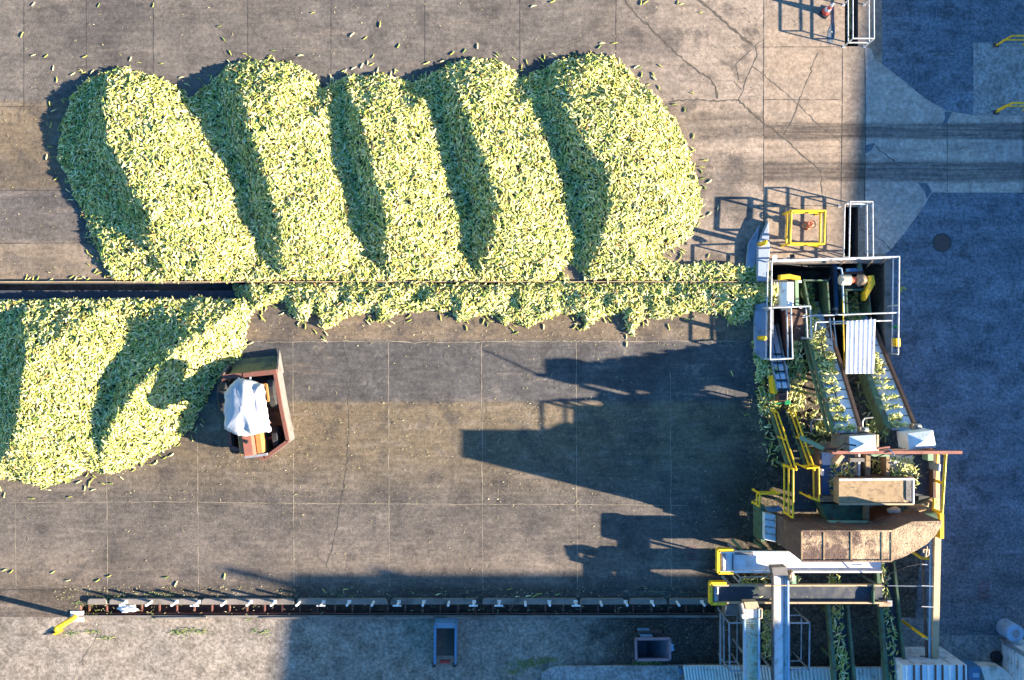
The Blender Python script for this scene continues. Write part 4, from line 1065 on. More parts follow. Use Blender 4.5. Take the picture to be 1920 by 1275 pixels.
MB().tube([P(1528, 620, 1.30), P(1530, 604, 1.32), P(1672, 601, 1.32)], .026).build('cross_pipe', M['rail'], t)
for x0, x1 in ((1556, 1561), (1563, 1569), (1633, 1638)):
    MB().tube([P(x0, 596, 1.0), P(x1, 650, 1.1)], .02).build('strut', M['rail'], t)
for x, y in ((1592, 606), (1634, 604), (1590, 694), (1632, 694)):
    q = P(x, y, 1.4); MB().cyl((q.x, q.y, -2.0 if y < 660 else 0), q, .025).build('leg', M['rail'], t)
MB().tube([P(1580, 560, .3), P(1584, 720, .6)], .022).build('yellow_pipe', M['yellow'], t)
cs = thing('canopy_sheet', 'white ribbed metal canopy sheet sloping over the right conveyor', 'canopy', P(1612, 650, 1.4))
q4 = [P(1588, 602, 1.50), P(1640, 598.5, 1.50), P(1637, 700, 1.42), P(1586, 701, 1.42)]
mb = MB(); mb.prism(q4, [p.z - .02 for p in q4]); mb.build('sheet', M['wroof'], cs)
for k in range(7):
    f = (k + .04) / 6.1
    mb = MB(); mb.bar(q4[0].lerp(q4[1], f) + Vector((0, 0, .02)), q4[3].lerp(q4[2], f) + Vector((0, 0, .02)), .045, .05); mb.build('rib', M['wroof'], cs)
sg = thing('floodlight', 'small black floodlight on the upper left corner of the pit railing', 'lamp', P(1486, 482, .95))
MB().cyl(P(1482, 482, 1.05), P(1490, 480, 1.12), .10, .08).build('housing', M['black'], sg); MB().tube([P(1468, 486, .95), P(1484, 482, 1.05)], .02).build('arm', M['rail'], sg)
solo(MB().pr(1449, 479, 1457, 491, 1.08, 1.04), 'junction_box', M['white'], 'white junction box at the upper left corner of the pit railing', 'box')
solo(MB().pr(1680, 634, 1689, 650, .75, .35), 'control_box', M['yellow'], 'yellow control box hanging on the right pit railing', 'box', bevel=.02)
gv = thing('green_valve', 'small green valve on the right pit kerb', 'valve', P(1675, 613, .1))
MB().cyl(P(1670, 613, .3), P(1681, 612, .3), .035).build('stem', M['greenplastic'], gv); MB().lathe(P(1675, 613, .1), [(.07, 0), (.07, .2), (.04, .3)], 10).build('body', M['greenplastic'], gv)

# cross conveyor under the white cover, at the trench mouth
c1 = thing('cross_conveyor', 'short green conveyor at the trench mouth under a white folded cover', 'conveyor', P(1478, 548, -.4))
MB().pr(1446, 529, 1496, 572, -.30, -.38).build('belt', M['blackbelt'], c1)
for y in (527, 573):
    MB().bar(P(1443, y, -.15), P(1500, y, -.15), .06, .35).build('side_frame', M['dark'], c1)
MB().bar(P(1493, 524, .05), P(1494, 574, .05), .12, .12).build('end_frame', M['lgreen'], c1)
MB().bar(P(1443, 528, .05), P(1444, 573, .05), .10, .12).build('end_frame', M['green'], c1)
for x in (1450, 1455):
    MB().cyl(P(x, 530, -.1), P(x, 571, -.1), .07).build('roller', M['galv'], c1)
cv = MB().prism([P(1464, 529, .55), P(1476, 529, .70), P(1476, 574, .70), P(1464, 574, .55)], [.30, .30, .30, .30]).prism([P(1476.1, 529, .70), P(1488, 529, .55), P(1488, 574, .55), P(1476.1, 574, .70)], .30)
cv.build('cover', M['white'], c1)
gd = MB().prism([P(1463, 524, .45), P(1463, 515, .45), P(1480, 513.5, .45), P(1501, 518, .45), P(1501, 525, .45), P(1482, 522, .45)], .15)
gd.build('belt_guard', M['yellow'], c1, bevel=.02)
ears_on([P(1444, 531, -.05), P(1462, 531, -.15), P(1462, 570, -.15), P(1444, 570, -.05)], 60)

def trough(name, label, corners, zlist, side_m, belt_m, sideh=.35, parent_group=None):
    """inclined conveyor: corners = four world points (lower left, lower right, upper right, upper left)"""
    a, b, c, d_ = corners
    t = thing(name, label, 'conveyor', (a + b) / 2, parent_group)
    MB().prism([a, b, c, d_], [p.z - .06 for p in (a, b, c, d_)]).build('belt', belt_m, t)
    return t
def incline(label, xl0, xr0, y0, z0, xl1, xr1, y1, z1, ml, mr, nz, wl=.14, wr=.10, hl=.10, skirt=.14):
    a, b, c, d_ = Vector((xl0, y0, z0)), Vector((xr0, y0, z0)), Vector((xr1, y1, z1)), Vector((xl1, y1, z1))
    t = thing('inclined_conveyor', label, 'conveyor', (a + b) / 2, 'inclined conveyors rising out of the pit')
    MB().prism([a, b, c, d_], [p.z - .06 for p in (a, b, c, d_)]).build('belt', M['belt'], t)
    up_ = Vector((0, 0, hl / 2))
    MB().bar(a + up_ - Vector((wl * .55, 0, 0)), d_ + up_ - Vector((wl * .55, 0, 0)), wl, hl + .08).build('side_frame', ml, t)
    MB().bar(b + up_ + Vector((wr * .55, 0, 0)), c + up_ + Vector((wr * .55, 0, 0)), wr, hl + .10).build('side_frame', mr, t)
    MB().bar(a - Vector((wl * .55 + .09, 0, .2)), d_ - Vector((wl * .55 + .09, 0, .2)), .07, skirt).build('outer_frame', M['green'], t)
    MB().prism([p + Vector((sx_, 0, -.08)) for p, sx_ in zip((a, b, c, d_), (.15, -.1, -.1, .15))], [p.z - .55 for p in (a, b, c, d_)]).build('shadow_box', M['dark'], t)  # unseen box added below the belt to fill out its cast shadow
    for k in range(nz):
        f = (k + .5) / nz; p0 = a.lerp(d_, f); p1 = b.lerp(c, f); nn = (b - a).cross(d_ - a).normalized()
        mb = MB(); mb.bar(p0 + nn * .045, p1 + nn * .045, .05, .09, up=nn); mb.build('cleat', M['dark'], t)
        n_e = int((46 if f < .52 else 24) * random.uniform(.6, 1.3)); s = (d_ - a).normalized()
        q0 = p0 + (p1 - p0) * .0; q1 = p0 + (p1 - p0) * (random.uniform(.55, .85))
        dp = .40 if f < .52 else random.uniform(.14, .30)
        ears_on([q0 + s * .0, q1 + s * .0, q1 + s * dp * .8, q0 + s * dp], n_e, .03, .17, .3)
    for f in (.35, .75):
        for e0, e1 in ((a, d_), (b, c)):
            q = e0.lerp(e1, f)
            if q.z > .2: MB().bar((q.x, q.y, 0), (q.x, q.y, q.z - .05), .08, .08).build('leg', M['green'], t)
    return t
incline('left inclined conveyor heaped with corn, rising to the left white hood', 11.16, 11.96, 1.5, -1.15, 10.98, 11.80, -3.15, 2.80, M['green'], M['rust'], 15, wl=.10)
incline('right inclined conveyor with pale cleated belt, rising to the right white hood', 12.84, 13.62, 1.5, -1.2, 13.05, 13.85, -3.10, 2.45, M['green'], M['rust'], 15, wl=.16, skirt=.55)
# pit guts: feed boxes, motor, guards, pipes
fb1 = thing('feed_box', 'green steel feed box holding corn at the foot of the left inclined conveyor', 'feed box', P(1520, 555, -1))
for a, b in (((1498, 527), (1543, 527)), ((1543, 527), (1547, 588)), ((1500, 527), (1512, 590))):
    MB().bar(P(*a, -.45), P(*b, -.45), .05, .9).build('side_plate', M['green'], fb1)
ears_on([P(1496, 530, -.35), P(1520, 530, -.9), P(1530, 590, -.7), P(1505, 590, -.3)], 70)
fb2 = thing('feed_box', 'green steel feed box below the beige motor at the foot of the right inclined conveyor', 'feed box', P(1600, 570, -1))
for a, b in (((1576, 545), (1620, 544)), ((1619, 545), (1623, 590)), ((1578, 545), (1580, 590))):
    MB().bar(P(*a, -.35), P(*b, -.35), .06, .9).build('side_plate', M['green'], fb2)
ears_on([P(1582, 548, -.8), P(1606, 548, -.8), P(1610, 590, -.6), P(1584, 590, -.6)], 34)
mt = thing('drive_motor', 'beige electric motor with red coupling and rusty gearbox across the pit', 'motor', P(1600, 525, -.1))
MB().bar(P(1572, 531, -.12), P(1628, 530, -.12), .5, .06).build('base_plate', M['dark'], mt)
MB().cyl(P(1576, 525, .1), P(1594, 525, .1), .20, n=18).cyl(P(1573.5, 525, .1), P(1576, 525, .1), .15, .2, n=18).build('motor_body', M['motorbody'], mt, smooth=False)
for k in range(6):
    pass
MB().cyl(P(1594, 525, .1), P(1604, 525, .1), .12, n=16).build('coupling', M['coupling'], mt)
gbx = blob(P(1615, 525, .1), .24, .22, .22, 9.0, amp=.18); gbx.build('gearbox', M['motor'], mt, smooth=True)
for dx, dy in ((-6, -9), (5, -9), (-5, 10), (6, 9)):
    MB().cyl(P(1615 + dx, 525 + dy, -.05), P(1615 + dx, 525 + dy, .16), .045).build('mounting_foot', M['motor'], mt)
gd2 = MB().prism([P(1628, 517, .25), P(1639, 516, .25), P(1641.5, 532, .25), P(1623, 564, .25), P(1622, 549, .25), P(1627, 536, .25)], -.15)
solo(gd2, 'belt_guard', M['yellow'], 'bent yellow belt guard on the right of the rusty gearbox', 'guard', bevel=.02)
t = thing('pit_pipes', 'blue pipe with bend running down through the pit past the motor', 'pipe', P(1579, 520, 0))
MB().tube([P(1570, 502, .1), P(1577, 503, .12), P(1579, 512, .12), P(1582, 588, .12)], .035).build('pipe', M['pipe'], t)
tube_thing('conduit', 'grey bent conduit end standing in the middle of the pit', 'conduit', [P(1570, 586, -.3), P(1568, 578, -.1), P(1563, 580, -.2), P(1562, 570, -1.5)], .045, M['galv'])
t = thing('pit_beam', 'dark blue steel beam standing between the two feed boxes', 'beam', P(1566, 540, -.6))
MB().bar(P(1563, 496, -.5), P(1566, 590, -.5), .22, .12).build('flange', M['bluesteel'], t); MB().bar(P(1560, 496, -.42), P(1563, 590, -.42), .04, .2).build('web', M['dark'], t)
cbm = thing('slot_crossbeam', 'blue and brown cross beams over the conveyor slot above the motor', 'beam', P(1598, 510, -.1))
MB().bar(P(1586, 507, -.05), P(1616, 505, -.05), .12, .1).build('blue_beam', M['bluesteel'], cbm); MB().bar(P(1584, 512, -.08), P(1618, 510, -.08), .12, .08).build('brown_beam', M['rust'], cbm)
MB().bar(P(1611, 494, .0), P(1612, 506, .0), .14, .1).build('end_plate', M['green'], cbm)
for k, (a, b, lab) in enumerate((((1575, 498), (1586, 484), 'short rusty brace rod at the left of the conveyor slot mouth'), ((1624, 502), (1636, 489), 'rusty brace rod at the right of the conveyor slot mouth'), ((1650, 496), (1662, 486), 'rusty brace rod in the upper right corner of the pit'))):
    tube_thing('brace_rod', lab, 'brace', [P(*a, -.2), P(*b, .5)], .022, M['motor'])
solo(MB().pr(1596, 408, 1608, 492, -.7, -.78), 'slot_belt', M['blackbelt'], 'dark belt in the conveyor slot above the pit', 'belt')
ears_on([P(1584, 460, -.6), P(1606, 460, -.6), P(1606, 492, -.6), P(1584, 492, -.6)], 7)

# narrow left bay: brown plates and the small elevator
solo(MB().pp([(1471, 580), (1508, 580), (1506, 672), (1474, 672)], -.12, -.18), 'bay_floor', M['rust'], 'dark brown steel floor plate in the narrow bay left of the inclined conveyor', 'plate')
solo(MB().bar(P(1470, 580, -.1), P(1474, 672, -.1), .05, .5), 'bay_plate', M['redrust'], 'upright rusty plate beside the dark opening of the narrow bay', 'plate')
solo(MB().bar(P(1447, 578, -.02), P(1447, 674, -.02), .10, .12), 'bay_edge', M['galv'], 'grey steel edge on the left side of the narrow bay', 'edge')
ears_on([P(1488, 640, -.05), P(1505, 636, -.05), P(1505, 672, 0), P(1488, 674, 0)], 26)
el = thing('small_elevator', 'narrow blue and white chain elevator with rusty drive end left of the inclined conveyors', 'conveyor', P(1460, 700, .1))
e0, e1 = P(1450, 610, -.9), P(1467, 733, .62); e0.x = 9.96
for sgn in (-1, 1):
    o_ = Vector((.11 * sgn, 0, .02)); MB().bar(e0 + o_, e1 + o_, .17, .05).build('belt_strip', M['belt'], el)
for sgn in (-1, 1):
    o_ = Vector((.24 * sgn, 0, .06)); MB().bar(e0 + o_, e1 + o_, .05, .24).build('side_frame', M['galv'], el)
for f in (.45, .58, .71, .84, .97):
    q = e0.lerp(e1, f) + Vector((0, 0, .09)); MB().bar(q - Vector((.21, 0, 0)), q + Vector((.21, 0, 0)), .06, .07).build('flight', M['dark'], el)
MB().pr(1461, 731, 1474, 752, .68, .0).build('drive_base', M['redrust'], el); MB().pr(1463, 735, 1470, 738, .74, .69).build('drive_slot', M['black'], el)
MB().cyl(P(1458, 741, .8), P(1474, 740, .8), .05).build('shaft', M['redrust'], el)
MB().prism([P(1447, 706, .6), P(1450, 704, .6), P(1458, 735, .75), P(1457, 739, .75), P(1452, 739, .75)], .2).build('chain_guard', M['yellow'], el, bevel=.015)
tube_thing('grease_pipe', 'thin white pipe standing beside the narrow elevator', 'pipe', [P(1476, 684, .4), P(1476, 750, .4)], .022, M['rail'])
gs = thing('green_shovel', 'green plastic shovel lying on the corn waste at the top of the yellow stairs', 'shovel', P(1466, 756, .3))
MB().bar(P(1447, 758, .28), P(1470, 754.5, .35), .05, .05).build('handle', M['greenplastic'], gs)
mb = MB(); mb.prism([P(1471, 750, .40), P(1482, 750, .42), P(1483, 758, .42), P(1471, 759, .40)], .34); mb.build('blade', M['greenplastic'], gs, bevel=.02)
# corn waste heaps round the elevator
for q, n, zz, jj in (([P(1438, 690, .0), P(1456, 690, .05), P(1462, 762, .05), P(1440, 770, .0)], 130, .02, .25), ([P(1474, 676, .0), P(1512, 672, .0), P(1502, 765, .05), P(1474, 775, .05)], 190, .02, .22),
                     ([P(1410, 640, 0), P(1418, 640, 0), P(1442, 780, 0), P(1424, 780, 0)], 150, .02, .14), ([P(1412, 664, 0), P(1440, 674, 0), P(1444, 700, 0), P(1424, 704, 0)], 70, .02, .12),
                     ([P(1478, 760, 0), P(1560, 740, 0), P(1570, 830, 0), P(1500, 840, 0)], 60, .01, .08), ([P(1600, 690, 0), P(1622, 690, 0), P(1680, 830, 0), P(1630, 840, 0)], 50, .01, .08),
                     ([P(1420, 780, 0), P(1450, 790, 0), P(1470, 880, 0), P(1440, 870, 0)], 30, .01, .05)):
    ears_on(q, n, zz, jj)
for k, (x, y, lab) in enumerate(((1541, 800, 'bent grey pipe hoop standing over corn waste left of the left inclined conveyor'), (1637, 797, 'bent grey pipe hoop standing over corn waste between the inclined conveyors'))):
    z = .95; tube_thing('pipe_hoop', lab, 'pipe hoop', [P(x - 16, y + 12, z), P(x - 20, y + 8, z), P(x - 20, y - 8, z), P(x - 16, y - 13, z), P(x + 14, y - 16, z)], .032, M['galv'])
    ears_on([P(x - 18, y - 10, .1), P(x + 18, y - 12, .1), P(x + 20, y + 18, .1), P(x - 16, y + 16, .1)], 45, .02, .3)

# ------------------------------------------------------------------ stairs and platform railings
st = thing('stairs', 'steep green steel stairs with yellow handrails climbing to the platform', 'stairs', P(1466, 770))
xs0, xs1, ys0, ys1, zs = 9.66, 10.24, -2.62, -4.40, 1.95
for x in (xs0, xs1):
    MB().bar((x, ys0, .02), (x, ys1, zs), .05, .2).build('stringer', M['green'], st)
for k in range(8):
    f = (k + .5) / 8; y = ys0 + (ys1 - ys0) * f; MB().box((xs0 + .03, y - .10, zs * f), (xs1 - .03, y + .10, zs * f + .03)).build('tread', M['dark'], st)
for x, in ((xs0 - .02,), (xs1 + .02,)):
    for hgt, nm in ((.95, 'top_rail'), (.5, 'mid_rail')):
        MB().tube([(x, ys0, .02 + hgt), (x, ys1, zs + hgt)], .032).build(nm, M['yellow'], st)
    for f in (0, .5, 1):
        MB().cyl((x, ys0 + (ys1 - ys0) * f, zs * f), (x, ys0 + (ys1 - ys0) * f, zs * f + .95), .032).build('post', M['yellow'], st)
railing('platform_railing', 'yellow railing on the left edge of the platform below the stairs', 'railing', [(1487, 880), (1487, 971)], 2.9, 1.95, M['yellow'], heights=(1.0, .55, .08), r=.033, post_step=1.7)
railing('platform_railing', 'short yellow railing on the right of the stair head beside the sorting belts', 'railing', [(1513, 878), (1535, 876), (1536, 940), (1520, 934)], 2.9, 1.95, M['yellow'], heights=(1.0, .5), r=.03, post_step=1.5)
railing('small_guard', 'small low yellow guard rail left of the big rusty hood', 'guard rail', [(1462, 926), (1425, 926), (1424, 950)], 1.7, .9, M['yellow'], heights=(1.0, .6), r=.036, post_step=1.2)
sp = thing('platform_deck', 'dark steel walkway deck between the stairs and the sorting belts', 'deck', P(1505, 920, 1.8))
MB().prism([P(1486, 874, 1.95), P(1531, 874, 1.95), P(1531, 960, 1.95), P(1486, 960, 1.95)], 1.88).build('plate', M['dark'], sp)
for x, y in ((1489, 880), (1528, 880), (1489, 955), (1528, 955)):
    q = P(x, y, 1.88); MB().bar((q.x, q.y, 0), q, .1, .1).build('leg', M['green'], sp)

def EXTRA_CLUTTER():
    """motors, boxes, hoses and conduit bolted to the conveyors"""
    for px, py, z, lab in ((1621, 806, 2.9, 'small grey gear motor on the right side of the left conveyor head'), (1720, 800, 2.5, 'small grey gear motor on the right side of the right conveyor head')):
        t = thing('gear_motor', lab, 'motor', P(px, py, z - .2))
        MB().cyl(P(px - 4, py, z), P(px + 6, py, z), .10, n=14).build('motor_body', M['motorbody'], t)
        MB().pr(px - 8, py - 5, px - 3, py + 5, z + .12, z - .12).build('gearbox', M['motor'], t)
        MB().pr(px + 1, py - 3, px + 4, py + 2, z + .16, z + .08).build('terminal_box', M['galv'], t)
    solo(MB().pr(1758, 870, 1764, 884, 2.9, 2.3), 'control_box', M['galv'], 'grey control box on the right edge of the sorting station', 'box', bevel=.02)
    solo(MB().pr(1541, 880, 1545, 892, 2.75, 2.4), 'control_box', M['white'], 'small white control box on the left edge of the sorting station', 'box', bevel=.02)
    for pts, r_, m_, lab in (([(1563, 588, -.4), (1540, 640, .5), (1553, 700, 1.3), (1577, 770, 2.2), (1590, 812, 2.7)], .022, 'black', 'black cable sagging along the left inclined conveyor'),
                             ([(1660, 690, .3), (1655, 720, .9), (1680, 780, 2.0), (1700, 808, 2.4)], .022, 'galv', 'grey conduit running up the right inclined conveyor'),
                             ([(1448, 492, .2), (1520, 500, -.3), (1560, 500, -.2), (1574, 515, .0)], .02, 'black', 'black cable hanging across the upper part of the pit'),
                             ([(1547, 588, -.4), (1556, 560, -.9), (1548, 535, -.7), (1557, 520, -.4)], .02, 'galv', 'grey hose looping in the middle of the pit'),
                             ([(1640, 858, 2.6), (1660, 851, 3.0), (1690, 856, 2.7), (1722, 850, 2.9)], .018, 'black', 'black cable draped below the brown beam'),
                             ([(1655, 1098, 1.5), (1668, 1075, 1.8), (1700, 1062, 2.0), (1731, 1056, 2.0)], .02, 'black', 'black cable strung from the dark belt to the pipes')):
        tube_thing('cable', lab, 'cable', [P(*q) for q in pts], r_, M[m_])
    for x, y, z, lab in ((1500, 528, .2, 'small white warning plate on the feed box by the yellow belt guard'),):
        solo(MB().pr(x - 3, y - 2, x + 3, y + 2, z, z - .02), 'warning_plate', M['white'], lab, 'plate')

# ------------------------------------------------------------------ sorting station with belts, tank lid, chutes
ss = thing('sorting_station', 'green and dusty sorting station with two corn belts under the brown beam', 'sorting station', P(1650, 905, 1.5))
MB().prism([P(1534, 850, 2.0), P(1760, 850, 2.0), P(1760, 944, 2.0), P(1534, 944, 2.0)], 1.9).build('floor_plate', M['dark'], ss)
MB().pr(1541, 849, 1566, 872, 2.32, 2.05).build('dusty_ledge', M['white'], ss)
MB().pr(1541, 853, 1610, 934, 2.20, 2.08).build('left_belt', M['bluebelt'], ss)
MB().pr(1668, 853, 1712, 930, 2.20, 2.08).build('right_tray', M['white'], ss)
MB().pr(1712, 853, 1750, 930, 2.22, 2.08).build('right_belt', M['bluec_belt'] if 'bluec_belt' in M else M['blackbelt'], ss)
for x0, x1, m_ in ((1537, 1540.5, 'rust'), (1624, 1632, 'dust'), (1662, 1668, 'dust'), (1750, 1755, 'rust'), (1610, 1613, 'white')):
    MB().pr(x0, 849, x1, 934, 2.5, 2.0).build('divider', M[m_], ss)
MB().prism([P(1534, 850, 1.9), P(1538, 850, 1.9), P(1538, 944, 1.9), P(1534, 944, 1.9)], .1).prism([P(1538.2, 850, 1.9), P(1700, 850, 1.9), P(1700, 853, 1.9), P(1538.2, 853, 1.9)], .1).build('side_wall', M['rust'], ss)
MB().pr(1594, 859, 1621, 866, 2.6, 2.4).build('roller_cover', M['plate'], ss)
MB().pr(1634, 852, 1668, 856, 2.6, 2.3).build('cross_bar', M['lgreen'], ss)
MB().prism([P(1566, 868, 2.75), P(1572, 872, 2.75), P(1584, 856, 2.75), P(1578, 852, 2.75)], 2.3).build('deflector', M['tan'], ss)
MB().pr(1740, 851, 1750, 864, 2.7, 2.3).build('end_bracket', M['lgreen'], ss)
MB().pr(1538, 931, 1576, 941, 2.45, 2.0).build('dusty_ledge', M['dust'], ss)
MB().pr(1574, 893, 1712, 899, 2.55, 2.0).build('back_plate', M['rust'], ss)
for x, y in ((1536, 852), (1756, 852), (1536, 942), (1756, 942), (1650, 852)):
    q = P(x, y, 1.95); MB().bar((q.x, q.y, 0), (q.x, q.y, 1.9), .12, .12).build('leg', M['green'], ss)
ears_on([P(1552, 866, 2.25), P(1604, 868, 2.3), P(1578, 930, 2.25), P(1556, 932, 2.2)], 95, .02, .25)
ears_on([P(1668, 856, 2.3), P(1712, 858, 2.25), P(1716, 905, 2.25), P(1668, 898, 2.3)], 95, .02, .25)
ears_on([P(1634, 858, 2.0), P(1660, 858, 2.0), P(1660, 894, 2.0), P(1634, 894, 2.0)], 36, .02, .1)
ears_on([P(1712, 880, 2.3), P(1722, 880, 2.3), P(1722, 920, 2.3), P(1712, 920, 2.3)], 5, .02, .05)
tk = thing('dusty_tank', 'long dust covered tray with white rim above the sorting belts', 'tray', P(1643, 921, 2.9))
q4 = [P(1573, 899, 3.02), P(1712, 898, 3.02), P(1712, 945, 3.02), P(1573, 945, 3.02)]
MB().prism(q4, 2.55).build('tray', M['dust'], tk)
MB().prism([P(1699, 899, 3.05), P(1712, 899, 3.05), P(1712, 942, 3.05), P(1699, 937, 3.05)], 3.0).build('clean_end', M['plate'], tk)
for a, b in ((0, 1), (1, 2), (2, 3)):
    MB().bar(q4[a] + Vector((0, 0, .02)), q4[b] + Vector((0, 0, .02)), .06 if a != 1 else .05, .05).build('rim', M['white'] if a < 2 else M['tan'], tk)
# green chutes between the station and the hood
ch = thing('chute', 'green steel chute plates between the sorting belts and the big rusty hood', 'chute', P(1600, 965, 1.8))
MB().prism([P(1538, 944, 2.3), P(1551, 976, 2.3), P(1628, 975, 2.3), P(1622, 948, 2.3)], 2.2).build('upper_plate', M['green2'] if 'green2' in M else M['green'], ch)
MB().prism([P(1551, 976.4, 2.7), P(1569, 988, 2.9), P(1651, 988, 2.9), P(1629, 976.4, 2.7)], [2.6, 2.8, 2.8, 2.6]).build('lower_plate', M['lgreen'], ch)
MB().prism([P(1526, 940, 1.9), P(1538, 943, 2.3), P(1551, 976, 2.3), P(1540, 968, 1.9)], [1.8, 2.2, 2.2, 1.8]).build('side_plate', M['green'], ch)
MB().pr(1622, 946, 1630, 974, 2.5, 2.0).build('post', M['dust'], ch)
MB().prism([P(1679, 965, 2.5), P(1756, 962, 2.5), P(1760, 977, 2.7), P(1684, 978, 2.7)], [2.4, 2.4, 2.6, 2.6]).build('right_plate', M['lgreen'], ch)
MB().prism([P(1690, 948, 2.3), P(1752, 932, 2.3), P(1756, 961, 2.3), P(1682, 964, 2.3)], 2.2).build('waste_shelf', M['green'], ch)
sk = blob(P(1676, 957, 2.5), .24, .13, .14, 4.4, amp=.4); solo(sk, 'dusty_motor', M['motorbody'], 'small beige dusty motor beside the dark opening above the hood', 'motor', smooth=True)
lh = MB(); rows = 10; cols = 14; vs = []
for j in range(rows + 1):
    for i in range(cols + 1):
        u, v = i / cols, j / rows; e = min(u, 1 - u, v, 1 - v) * 2.2
        q = P(1700, 950, 2.3).lerp(P(1755, 930, 2.3), u).lerp(P(1690, 964, 2.3).lerp(P(1756, 963, 2.3), u), v)
        vs.append(q + Vector((0, 0, .02 + .25 * e + .12 * noise.noise(q * 4) + .07 * noise.noise(q * 11))))
lh.add(vs, [[j * (cols + 1) + i, (j + 1) * (cols + 1) + i, (j + 1) * (cols + 1) + i + 1, j * (cols + 1) + i + 1] for j in range(rows) for i in range(cols)])
o = solo(lh, 'waste_heap', M['litterm'], 'brown heap of husk waste on the shelf right of the dusty tray', 'waste', kind=None) if False else solo(lh, 'waste_heap', M['litterm'], 'brown heap of husk waste on the shelf right of the dusty tray', 'waste', smooth=False)
railing('platform_railing', 'tall yellow railing along the right side of the sorting station', 'railing', [(1773, 851), (1766, 962)], 3.0, 2.0, M['yellow'], heights=(1.0, .45), r=.05, post_step=1.2)
tb = thing('side_beam', 'long dusty tan beam along the right side from the sorting station down past the pipes', 'beam', P(1755, 1000, 2.0))
MB().bar(P(1757, 852, 2.2), P(1757, 1010, 2.3), .14, .12).build('upper_beam', M['tan'], tb)
MB().bar(P(1757, 1004, 2.3), P(1751, 1300, .75), .22, .14).build('lower_beam', M['tan'], tb)
solo(MB().pr(1763, 964, 1770, 1010, 2.6, 1.9), 'yellow_plate', M['yellow'], 'upright yellow plate at the right end of the big rusty hood', 'plate')
bmx = thing('brown_beam', 'long red brown steel beam spanning beside the two white hoods', 'beam', P(1680, 848, 3.0))
MB().bar(P(1560, 848, 3.35), P(1803, 848, 3.35), .10, .10).build('top_flange', M['beam'], bmx)
MB().bar(P(1545, 842, 2.9), P(1700, 843, 2.9), .06, .10).bar(P(1700, 843, 2.9), P(1803, 847.6, 3.22), .05, .10).build('lower_flange', M['rust'], bmx)
a, b = P(1560, 848, 3.3), P(1803, 848, 3.3); MB().prism([a + Vector((0, .03, 0)), b + Vector((0, .03, 0)), b - Vector((0, .03, 0)), a - Vector((0, .03, 0))], [2.9, 3.2, 3.2, 2.9]).build('web', M['rust'], bmx)
for x in (1566, 1756):
    q = P(x, 848, 2.9); MB().bar((q.x, q.y, 2.0), (q.x, q.y, 2.9), .12, .12).build('column', M['beam'], bmx)
tube_thing('lamp_arm', 'thin dark rod reaching up from the brown beam over the left white hood', 'rod', [P(1566, 847, 3.4), P(1584, 832, 4.0), P(1606, 836, 4.2)], .03, M['dark'])
def hood(label, quad, zt, side):
    q = [P(*p, zt) for p in quad]; c = sum(q, Vector()) / 4
    t = thing('hood', label, 'hood', (c.x, c.y, zt - .9))
    n = len(q)
    vs = q + [c + Vector((0, 0, .16))]; MB().add(vs, [[i, (i + 1) % n, n] for i in range(n)]).build('top', M['white'], t)
    lowz = zt - .75; vs = q + [Vector((p.x, p.y, lowz)) for p in q]; MB().add(vs, [[i, (i + 1) % n, (i + 1) % n + n, i + n] for i in range(n)]).build('skirt', side, t)
    return t
hood('left white pyramid topped hood over the head of the left inclined conveyor', [(1593, 847), (1643, 845), (1641, 815), (1592, 818)], 3.45, M['plate'])
hood('right white tilted hood over the head of the right inclined conveyor', [(1705, 844), (1755, 839), (1749, 806.5), (1701, 813)], 3.15, M['white'])
solo(MB().bar(P(1645, 841, 3.4), P(1668, 838, 3.4), .05, .05), 'brace_bar', M['beam'], 'thin brown brace bar beside the left white hood', 'brace')
solo(MB().bar(P(1664, 838, 3.3), P(1677, 853, 3.5), .03, .03), 'white_rod', M['rail'], 'thin white rod leaning on the brown beam between the hoods', 'rod')
EXTRA_CLUTTER()
solo(MB().pr(1644, 815, 1648, 846, 3.4, 2.0), 'hood_post', M['tan'], 'narrow tan post on the right side of the left white hood', 'post')
cw = thing('catwalk', 'green catwalk beam from the stairs to the left white hood', 'catwalk', P(1520, 830, 1.8))
MB().bar(P(1500, 820, 1.9), P(1545, 842, 2.2), .15, .12).build('plank', M['lgreen'], cw); MB().bar(P(1535, 836, 2.0), P(1590, 833, 2.1), .22, .1).build('dusty_step', M['dust'], cw)
for k, (x, y) in enumerate(((1575, 826), (1582, 834))):
    pass
sdp = MB().prism([P(1574, 840, 3.0), P(1592, 846, 3.4), P(1592, 820, 3.4), P(1578, 816, 3.0)], [2.2, 2.4, 2.4, 2.2]); solo(sdp, 'side_panel', M['plate'], 'grey side panel left of the left white hood', 'panel')

# ------------------------------------------------------------------ the big rusty hood with a dusty top
bh = thing('rusty_hood', 'big dark rusty steel hood with a dust covered ribbed top and a rounded right end', 'hood', P(1610, 1020, 1.3))
HT = 3.9; HBt = 1.35
topo = [(1503, 1052), (1672, 1052), (1693, 1045), (1715, 1034), (1738, 1020), (1755, 1003), (1764, 988), (1767, 977), (1711, 978), (1672, 995), (1503, 995)]
tw = [P(x, y, HT) for x, y in topo]
MB().prism([p.copy() for p in tw], HT - .06).build('top', M['hoodtop'], bh)
tw2 = [Vector((p.x, p.y, HT - .06)) for p in tw]
c = sum(tw2, Vector()) / len(tw2)
mb = MB(); n = len(tw2); ins = [Vector((p.x, p.y, HBt)) for p in tw2]
mb.add(tw2 + ins, [[i, i + n, (i + 1) % n + n, (i + 1) % n] for i in range(n)]); mb.build('wall', M['rust'], bh)
for x in (1503.5, 1545, 1596, 1654, 1672):
    MB().bar(P(x, 996, HT + .004), P(x, 1051.5, HT + .004), .05, .03).build('rib', M['dust'], bh)
